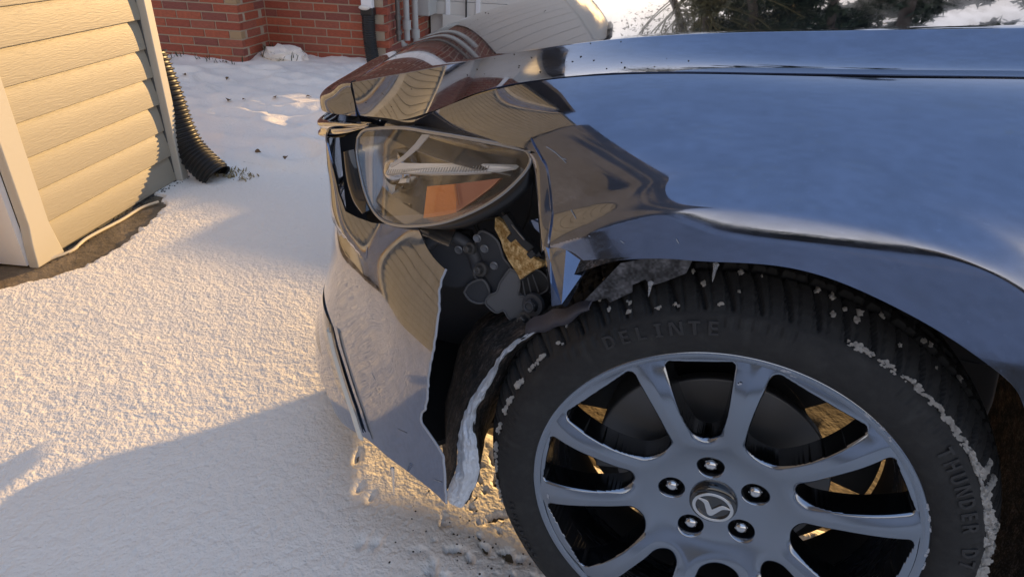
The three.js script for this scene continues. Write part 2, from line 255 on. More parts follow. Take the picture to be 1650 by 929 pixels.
// ---------------------------------------------------------------- brick house
{
  const g = group('brick_house'); g.position.set(-3.625, 0, -3.481); g.rotation.y = 10.4 * Math.PI / 180;
  tag(g, 'red brick house wall with stepped corner standing in the snow', 'house');
  const H = 0.0597, Lb = 0.1985, bl = new RoundedBoxGeometry(Lb - 0.010, H - 0.010, 0.06, 1, 0.0025), bh = new RoundedBoxGeometry(0.0885, H - 0.010, 0.06, 1, 0.0025);
  const put = (x, y, z, turn, geom, m) => { const o = mesh('brick', geom, m, g); o.position.set(x, y, z); o.rotation.y = turn; };
  const rows = 9;
  for (let r = 0; r < rows; r++) {
    const y = 0.034 + r * H, tone = () => brickTone[Math.floor(rnd() * 5)];
    const off = r % 2 ? 0.099 : 0;
    for (let k = 0; k < 5; k++) put(-off - Lb / 2 - k * Lb, y, -0.03, 0, bl, tone());
    if (off) put(-0.0495, y, -0.03, 0, bh, r % 4 === 3 ? brickTan : tone());
    for (let k = 0; k < 2; k++) put(-0.03, y, -0.055 - (off ? 0.05 : 0.0) - Lb * (k + 0.5) + 0.02, Math.PI / 2, k && off ? bh : bl, tone());
    for (let k = 0; k < (off ? 5 : 5); k++) { const x = off * 0.9 + 0.006 + Lb * (k + 0.5); if (x < 0.9) put(x, y, -0.377 - 0.03, 0, bl, tone()); }
    if (off) put(0.052, y, -0.407, 0, bh, tone());
    for (let k = 0; k < 6; k++) put(0.962 - 0.03, y, -0.39 - off - Lb * (k + 0.5), Math.PI / 2, bl, tone());
    if (off) put(0.932, y, -0.44, Math.PI / 2, bh, tone());
  }
  const foot = (e) => { const s = new THREE.Shape(); [[-3, -e], [-e, -e], [-e, -0.377 - e], [0.962 - e, -0.377 - e], [0.962 - e, -1.586 - e], [0.9, -6], [-3, -6]].forEach(([x, z], i) => i ? s.lineTo(x, -z) : s.moveTo(x, -z)); return s; };
  const ex = (e, y0, y1) => { const k = new THREE.ExtrudeGeometry(foot(e), { depth: y1 - y0, bevelEnabled: false }).rotateX(-Math.PI / 2).translate(0, y0, 0); return k; };
  mesh('mortar_wall', ex(0.006, -0.08, 0.57), M.mortar, g);
  const bt = tex(512, 512, (x, y) => { const row = Math.floor(y * 8), fx = (x * 4 + (row % 2) * 0.5) % 1, fy = (y * 8) % 1; if (fx < 0.05 || fy < 0.16) return [0.62, 0.56, 0.48]; const n = 0.9 + 0.25 * n3(Math.floor(x * 4 + (row % 2) * 0.5) * 3.3, row * 2.7, 4) + 0.12 * (rnd() - 0.5); return [0.49 * n, 0.27 * n, 0.22 * n]; });
  bt.repeat.set(1 / 0.796, 1 / 0.478);
  mesh('upper_wall', ex(0.001, 0.57, 2.3), std(lin(1, 1, 1), 0.9, 0, { map: bt }), g);
  mesh('gable_siding', ex(-0.01, 2.3, 3.1), M.whitewall, g);
  const rf = mesh('roof', ex(-0.35, 3.1, 3.2), M.roof, g);
  mesh('ridge', new THREE.CylinderGeometry(0.02, 2.6, 1.3, 4, 1).rotateY(Math.PI / 4).scale(0.9, 1, 1.3).translate(-1, 3.86, -3), M.roof, rf);
}
const H2W = (x, y, z) => { const a = 10.4 * Math.PI / 180; return V(-3.625 + x * Math.cos(a) + z * Math.sin(a), y, -3.481 - x * Math.sin(a) + z * Math.cos(a)); };
{
  const g = group('white_wing'); g.position.copy(H2W(0.962, 0, -1.586)); g.rotation.y = 10.4 * Math.PI / 180;
  tag(g, 'white boarded wing with a low kick panel beside the brick house', 'building');
  for (let r = 0; r < 20; r++) mesh('wall_board', box(1.02, 0.112, 0.02, 0.53, 0.31 + r * 0.115, -0.004 - (r % 2) * 0.003, 0.003), M.whitewall, g).rotation.x = 0.05;
  mesh('kick_panel', box(0.86, 0.20, 0.04, 0.58, 0.155, 0.02, 0.004), M.whitewall, g);
  for (const x of [0.20, 0.48]) mesh('door_frame', box(0.04, 1.9, 0.03, x, 1.2, 0.022, 0.003), M.whiteTrim, g);
  mesh('wing_core', box(1.02, 2.5, 2.5, 0.53, 1.2, -1.28), M.whitewall, g);
  mesh('roof', box(1.1, 0.1, 2.7, 0.53, 2.51, -1.25), M.roof, g);
  mesh('dark_post', box(0.012, 0.3, 0.012, 0.375, 0.36, 0.05), M.dark, g);
}
{
  const d = group('downspout'); d.position.copy(H2W(0.86, 0, -0.325)); d.rotation.y = 10.4 * Math.PI / 180;
  tag(d, 'white downspout feeding a ribbed black pipe on the brick wall', 'downspout');
  mesh('spout', box(0.085, 1.9, 0.06, 0, 1.36, 0, 0.008), M.whiteTrim, d);
  mesh('adapter', box(0.10, 0.06, 0.075, 0, 0.39, 0, 0.012), M.pipe, d);
  mesh('ribbed_pipe', corrugated([[0, 0.37, 0], [-0.002, 0.25, 0.004], [0.012, 0.13, 0.02], [0.05, 0.0, 0.07]], 0.052, 0.016, 0.005), M.pipe, d);
  tag(mesh('snow_patch', new THREE.SphereGeometry(0.045, 16, 8).scale(1, 0.4, 0.7), M.snow), 'small cap of snow on the black downspout adapter', 'snow').position.copy(H2W(0.845, 0.42, -0.29));
}
[[0.20, 0.018, 0.155, M.dullsteel, 'thin dark conduit with couplings on the sunny brick return', 'conduit'], [0.42, 0.024, 0.13, M.pvc, 'pale grey elbow pipe on the brick return', 'pipe'], [0.66, 0.026, 0.03, M.pvc, 'pale grey pipe with a union joint rising from the snow', 'pipe']].forEach(([t, r, y0, m, label, cat], k) => {
  const o = group('utility_pipe'); o.position.copy(H2W(0.962 + 0.045, 0, -0.377 - t)); o.rotation.y = 10.4 * Math.PI / 180; tag(o, label, cat);
  mesh('pipe', new THREE.CylinderGeometry(r, r, 1.5, 14).translate(0, y0 + 0.75, 0), m, o);
  if (k === 1) mesh('elbow', new THREE.TorusGeometry(0.05, r, 10, 12, Math.PI / 2).rotateZ(Math.PI).translate(0.0 + 0.05 - 0.05, y0 + 0.0, 0).translate(0.05 - 0.05, 0, 0), m, o);
  for (const y of k === 0 ? [0.22, 0.33] : [0.12 + y0]) mesh('coupling', new THREE.CylinderGeometry(r * 1.45, r * 1.45, k ? 0.07 : 0.035, 12).translate(0, y, 0), m, o);
});
tag(mesh('meter_box', box(0.12, 0.5, 0.26, 0, 0, 0, 0.012).rotateY(10.4 * Math.PI / 180).translate(...H2W(1.02, 0.52, -1.36).toArray()), M.pvc), 'grey meter box high on the end of the brick return', 'meter box');

// ---------------------------------------------------------------- small plants, leaves and litter on the lawn
{
  const blade = (x, z, h, lean, w = 0.003) => { const a = rr(0, 6.28), b = V(x, snowY(x, z) - 0.008, z), t = b.clone().add(V(Math.cos(a) * lean, h, Math.sin(a) * lean)), s = V(-Math.sin(a) * w, 0, Math.cos(a) * w), m = b.clone().lerp(t, 0.55).add(V(0, h * 0.14, 0)); const p = [b.clone().add(s), b.clone().sub(s), m.clone().add(s), m.clone().sub(s), t]; return geo(p.flatMap((q) => q.toArray()), [0, 1, 2, 1, 3, 2, 2, 3, 4]); };
  const tuft = (x, z, n, r, h) => [...Array(n)].map(() => blade(x + rr(-r, r), z + rr(-r, r) * 0.5, rr(h * 0.4, h), rr(0.01, h)));
  tag(mesh('grass_tuft', tuft(-2.08, -1.50, 150, 0.10, 0.028), M.grass), 'dry grass tuft poking through snow below the drain pipe', 'grass', null, 'stuff');
  tag(mesh('weed_clump', [...tuft(-3.47, -3.70, 160, 0.16, 0.09), ...tuft(-3.9, -3.4, 60, 0.3, 0.06)], M.leaf), 'snowy green weeds in the inner corner of the brick wall', 'weeds', null, 'stuff');
  tag(mesh('weed_sprig', tuft(-2.66, -3.62, 40, 0.05, 0.08), M.leaf), 'small green sprig in the snow near the ribbed downspout pipe', 'weed');
  const lump = new THREE.IcosahedronGeometry(1, 3), lp = lump.attributes.position; for (let i = 0; i < lp.count; i++) { const k = 1 + 0.35 * n3(lp.getX(i) * 2.2, lp.getY(i) * 2.2, lp.getZ(i) * 2.2); lp.setXYZ(i, lp.getX(i) * k, lp.getY(i) * k, lp.getZ(i) * k); } lump.computeVertexNormals();
  tag(mesh('snow_mound', lump.clone().scale(0.17, 0.085, 0.12).translate(-3.45, 0.05, -3.72), M.snow), 'lumpy snow mound over weeds in the brick corner', 'snow');
  const leafG = sheet((u, v) => V((u - 0.5) * 0.05 * Math.sin(Math.PI * Math.min(0.98, v + 0.04)), 0.012 * Math.sin(v * 4) + 0.02 * (u - 0.5) ** 2, (v - 0.5) * 0.07), 4, 6);
  [[-2.1157, -1.7061], [-3.5335, -2.7785], [-2.7012, -2.6061], [-1.9689, -1.7091], [-2.5774, -2.7606], [-2.8772, -2.4115], [-2.801, -2.4521], [-3.30, -2.9], [-1.75, -1.95], [-4.1, -3.25], [-3.95, -3.35], [-3.75, -3.40]].forEach(([x, z]) => { const o = tag(mesh('dead_leaf', leafG, M.deadleaf), 'curled brown leaf lying on the snowy lawn', 'leaf', 'dead leaves on the snow'); o.position.set(x, snowY(x, z) + 0.008, z); o.rotation.set(rr(-0.4, 0.4), rr(0, 6), rr(-0.4, 0.4)); o.scale.setScalar(rr(0.3, 0.7)); });
  const bits = []; for (let i = 0; i < 260; i++) { const k = Math.pow(rnd(), 1), x = mix(-2.1, -2.30, k) + rr(-0.01, 0.06), z = mix(-0.6, -1.45, k) + rr(-0.02, 0.02); bits.push(new THREE.IcosahedronGeometry(rr(0.001, 0.0038), 0).scale(1, 0.6, rr(0.7, 1.8)).translate(x, Math.max(0.004, snowY(x, z)) + 0.002, z)); }
  for (let i = 0; i < 90; i++) { const x = rr(-0.52, -0.2), z = rr(-0.25, 0.1); bits.push(new THREE.IcosahedronGeometry(rr(0.0008, 0.0028), 0).scale(1, 0.5, rr(0.6, 1.6)).translate(x, Math.max(0.002, snowY(x, z)) + 0.001, z)); }
  tag(mesh('grit', bits, M.soil), 'dark grit scattered along the siding foot and by the tyre', 'grit', null, 'stuff');
}

// ---------------------------------------------------------------- out of view: things placed to shade the lawn or mirror in the paint
{
  const leaves = (n, fn, s) => { const pos = [], idx = []; for (let i = 0; i < n; i++) { const c = fn(), a = V(rr(-1, 1), rr(-1, 1), rr(-1, 1)).multiplyScalar(s), b = V(rr(-1, 1), rr(-1, 1), rr(-1, 1)).multiplyScalar(s), k = pos.length / 3; for (const q of [c, c.clone().add(a), c.clone().add(b)]) pos.push(q.x, q.y, q.z); idx.push(k, k + 1, k + 2); } return geo(pos, idx); };
  const hedge = group('unseen_hedge'); hedge.position.set(0.4, 0, -6); tag(hedge, 'unseen low hedge behind the car, placed to shade the lawn', 'hedge');  // out of view; blocks the low sun so the lawn lies in shade
  mesh('foliage', leaves(3600, () => V(rr(-2.4, 2.6), rr(0, 1) ** 0.8 * (0.88 + 0.04 * Math.sin(rnd() * 9)), rr(-0.2, 0.2)), 0.05), M.leaf, hedge);
  mesh('opaque_core', box(1.75, 0.60, 0.24, -1.53, 0.30, 0), M.bark, hedge);  // opaque block; the gap above it lets sun streaks onto the lawn
  mesh('light_slot_block', box(1.75, 0.125, 0.24, -1.53, 0.8275, 0), M.bark, hedge);  // floating block added to cap the light slot
  mesh('opaque_core', box(3.2, 0.955, 0.24, 0.98, 0.4675, 0), M.bark, hedge);  // taller opaque block, steps the shade edge on the driveway
  { const wood = leaves(15000, () => { const a = rr(-0.75, 1.15), d = rr(54, 62); return V(Math.sin(a) * d, Math.pow(rnd(), 0.9) * (4.6 + 2.6 * n3(a * 9, 2, 1) + 1.6 * n3(a * 31, 5, 1)), -Math.cos(a) * d); }, 0.42); tag(mesh('unseen_wood', wood, M.leaf), 'unseen far wood, placed to darken the reflection along the bonnet', 'wood', null, 'stuff');  // out of view, kept low enough to leave the sun clear
    const street = leaves(12000, () => { const a = rr(-1.5, 1.5), d = rr(44, 50); return V(Math.sin(a) * d, Math.pow(rnd(), 0.9) * (3.6 + 2.4 * n3(a * 7, 4, 1) + 1.4 * n3(a * 29, 3, 1)), Math.cos(a) * d); }, 0.42); tag(mesh('unseen_wood', street, M.leaf), 'unseen far trees across the street, placed to darken the wing reflection', 'wood', null, 'stuff'); }  // out of view, gives the wing a dark skyline to mirror
  seed = 90210;
  const shrub0 = group('unseen_shrub'); mesh('trunk', new THREE.CylinderGeometry(0.04, 0.08, 1.2, 7).translate(0, 0.6, 0), M.bark, shrub0); mesh('foliage', leaves(2600, () => { const t = rnd(), a = rr(0, 6.28), w = (1 - t * 0.8) * 1.5 * Math.sqrt(rnd()) * (0.7 + 0.3 * Math.sin(a * 5)); return V(Math.cos(a) * w, 0.15 + t * 3.2, Math.sin(a) * w); }, 0.13), M.leafPale, shrub0);
  tag(shrub0, 'unseen rounded shrub behind the car, placed to darken the bonnet reflection', 'shrub', 'shrubs beyond the car'); shrub0.position.set(7.2, 0, -12);  // out of view; fills the bonnet reflection with dark foliage
  [[9.4, -10.2, 1.3], [11.2, -8, 1.2], [6.9, -15, 1.5], [12.6, -5.6, 1.2], [8.4, -13, 1.4], [-1.6, -13, 1.2], [-0.6, -13.4, 0.58], [0.4, -13, 0.6], [1.3, -13.6, 0.57], [2.2, -13.2, 0.6], [3.1, -13.5, 0.56], [4.0, -13, 0.6], [4.9, -13.4, 0.58], [5.8, -13, 0.7]].forEach(([x, z, k], i) => { const c = shrub0.clone(); c.name = numbered('unseen_shrub'); c.position.set(x, 0, z); c.rotation.y = i * 2.1; c.scale.setScalar(k); scene.add(c); });
  const pine = (h) => { const o = group('pine_tree'), y0 = h * 0.38; mesh('trunk', new THREE.CylinderGeometry(0.05, 0.16, h, 8).translate(0, h / 2, 0), M.bark, o);
    const whorl = [...Array(26)].map(() => { const t = rnd(), a = rr(0, 6.28), l = (1.15 - t) * h * 0.21 * rr(0.6, 1.1); return [t, a, l]; });
    mesh('crown', leaves(8500, () => { const [t, a, l] = whorl[Math.floor(rnd() * 26)], d = Math.sqrt(rnd()) * l, s = 0.12 * l; return V(Math.cos(a) * d + rr(-s, s), y0 + t * (h - y0) - d * 0.12 + rr(-s, s) * 0.6, Math.sin(a) * d + rr(-s, s)); }, 0.2), M.leaf, o); return o; };
  const bare = (h) => { const o = group('bare_tree'), tw = []; mesh('trunk', new THREE.CylinderGeometry(0.06, 0.15, h * 0.6, 8).translate(0, h * 0.3, 0), M.bark, o);
    for (let i = 0; i < 46; i++) { const y = rr(h * 0.34, h * 0.6), a = rr(0, 6.28), l = rr(0.8, 2.4), p0 = V(0, y, 0), p1 = V(Math.cos(a) * l * 0.6, y + l * 0.5, Math.sin(a) * l * 0.6), p2 = p1.clone().add(V(Math.cos(a + rr(-1, 1)) * l * 0.4, l * 0.5, Math.sin(a + rr(-1, 1)) * l * 0.4)); tw.push(tube([p0, p1, p2], 0.022, 6, 4)); for (let k = 0; k < 5; k++) { const q = p1.clone().lerp(p2, rnd()); tw.push(tube([q, q.clone().add(V(rr(-0.6, 0.6), rr(0.1, 0.7), rr(-0.6, 0.6)))], 0.009, 2, 3)); } }
    mesh('crown', [...tw, leaves(900, () => V(rr(-1.6, 1.6), rr(h * 0.4, h * 0.85), rr(-1.6, 1.6)), 0.09)], M.leafPale, o); return o; };
  const lab = ['tall dark pine beyond the lawn, mirrored in the bonnet', 'leafless tree with thin twigs beyond the lawn, mirrored in the bonnet'];
  const p0 = pine(10.5), b0 = bare(9);
  tag(p0, lab[0], 'tree', 'pines beyond the lawn'); tag(b0, lab[1], 'tree', 'bare trees beyond the lawn');
  p0.position.set(-0.9, 0, -15.5); b0.position.set(-1.9, 0, -14.5);
  [[7.5, -14.4], [8.2, -16.4], [8.0, -13.2], [8.8, -16], [-1.2, -20.5], [3.1, -22, 1.85], [0.2, -24, 1.85], [9.6, -18.4], [10.4, -20], [11.6, -14], [13.4, -12], [9.4, -13.2], [11, -11], [12.8, -9], [14, -6.2], [0.9, -18.5], [7.2, -19], [10.2, -16], [15, -3.5], [-1.3, -19]].forEach(([x, z, k], i) => { const c = p0.clone(); c.name = numbered('pine_tree'); c.position.set(x, 0, z); c.scale.setScalar(k || rr(0.95, 1.2)); c.rotation.y = i * 1.3; scene.add(c); });
  [[-2.9, -17], [6.6, -13], [8.6, -11.6], [12.4, -9.5]].forEach(([x, z], i) => { const c = b0.clone(); c.name = numbered('bare_tree'); c.position.set(x, 0, z); c.rotation.y = i * 2; c.scale.setScalar(rr(0.9, 1.2)); scene.add(c); });
  const sh = group('unseen_street_hedge'); sh.position.set(2, 0, 7.5); tag(sh, 'unseen dark hedge towards the street, placed to darken the reflection low on the wing', 'hedge');  // out of view, placed for a dark band mirrored on the wing
  mesh('foliage', leaves(9000, () => V(rr(-4, 7), Math.pow(rnd(), 0.8) * (1.25 + 0.12 * Math.sin(rnd() * 9)), rr(-0.35, 0.35)), 0.08), M.leaf, sh);
  mesh('opaque_core', box(10.6, 0.9, 0.3, 1.5, 0.45, 0), M.bark, sh);
  const nb = group('unseen_house'); nb.position.set(14, 0, 42); tag(nb, 'unseen grey house across the street, placed to mirror in the wing', 'house');  // out of view, placed for a grey shape mirrored on the wing
  mesh('wall', box(9, 3, 7, 0, 1.5, 0), std(lin(0.30, 0.30, 0.31), 0.8), nb);
  const s = new THREE.Shape(); s.moveTo(-5, 0); s.lineTo(5, 0); s.lineTo(0, 2.6); s.closePath();
  mesh('roof', new THREE.ExtrudeGeometry(s, { depth: 7.8, bevelEnabled: false }).translate(0, 3, -3.9), M.roof, nb);
}
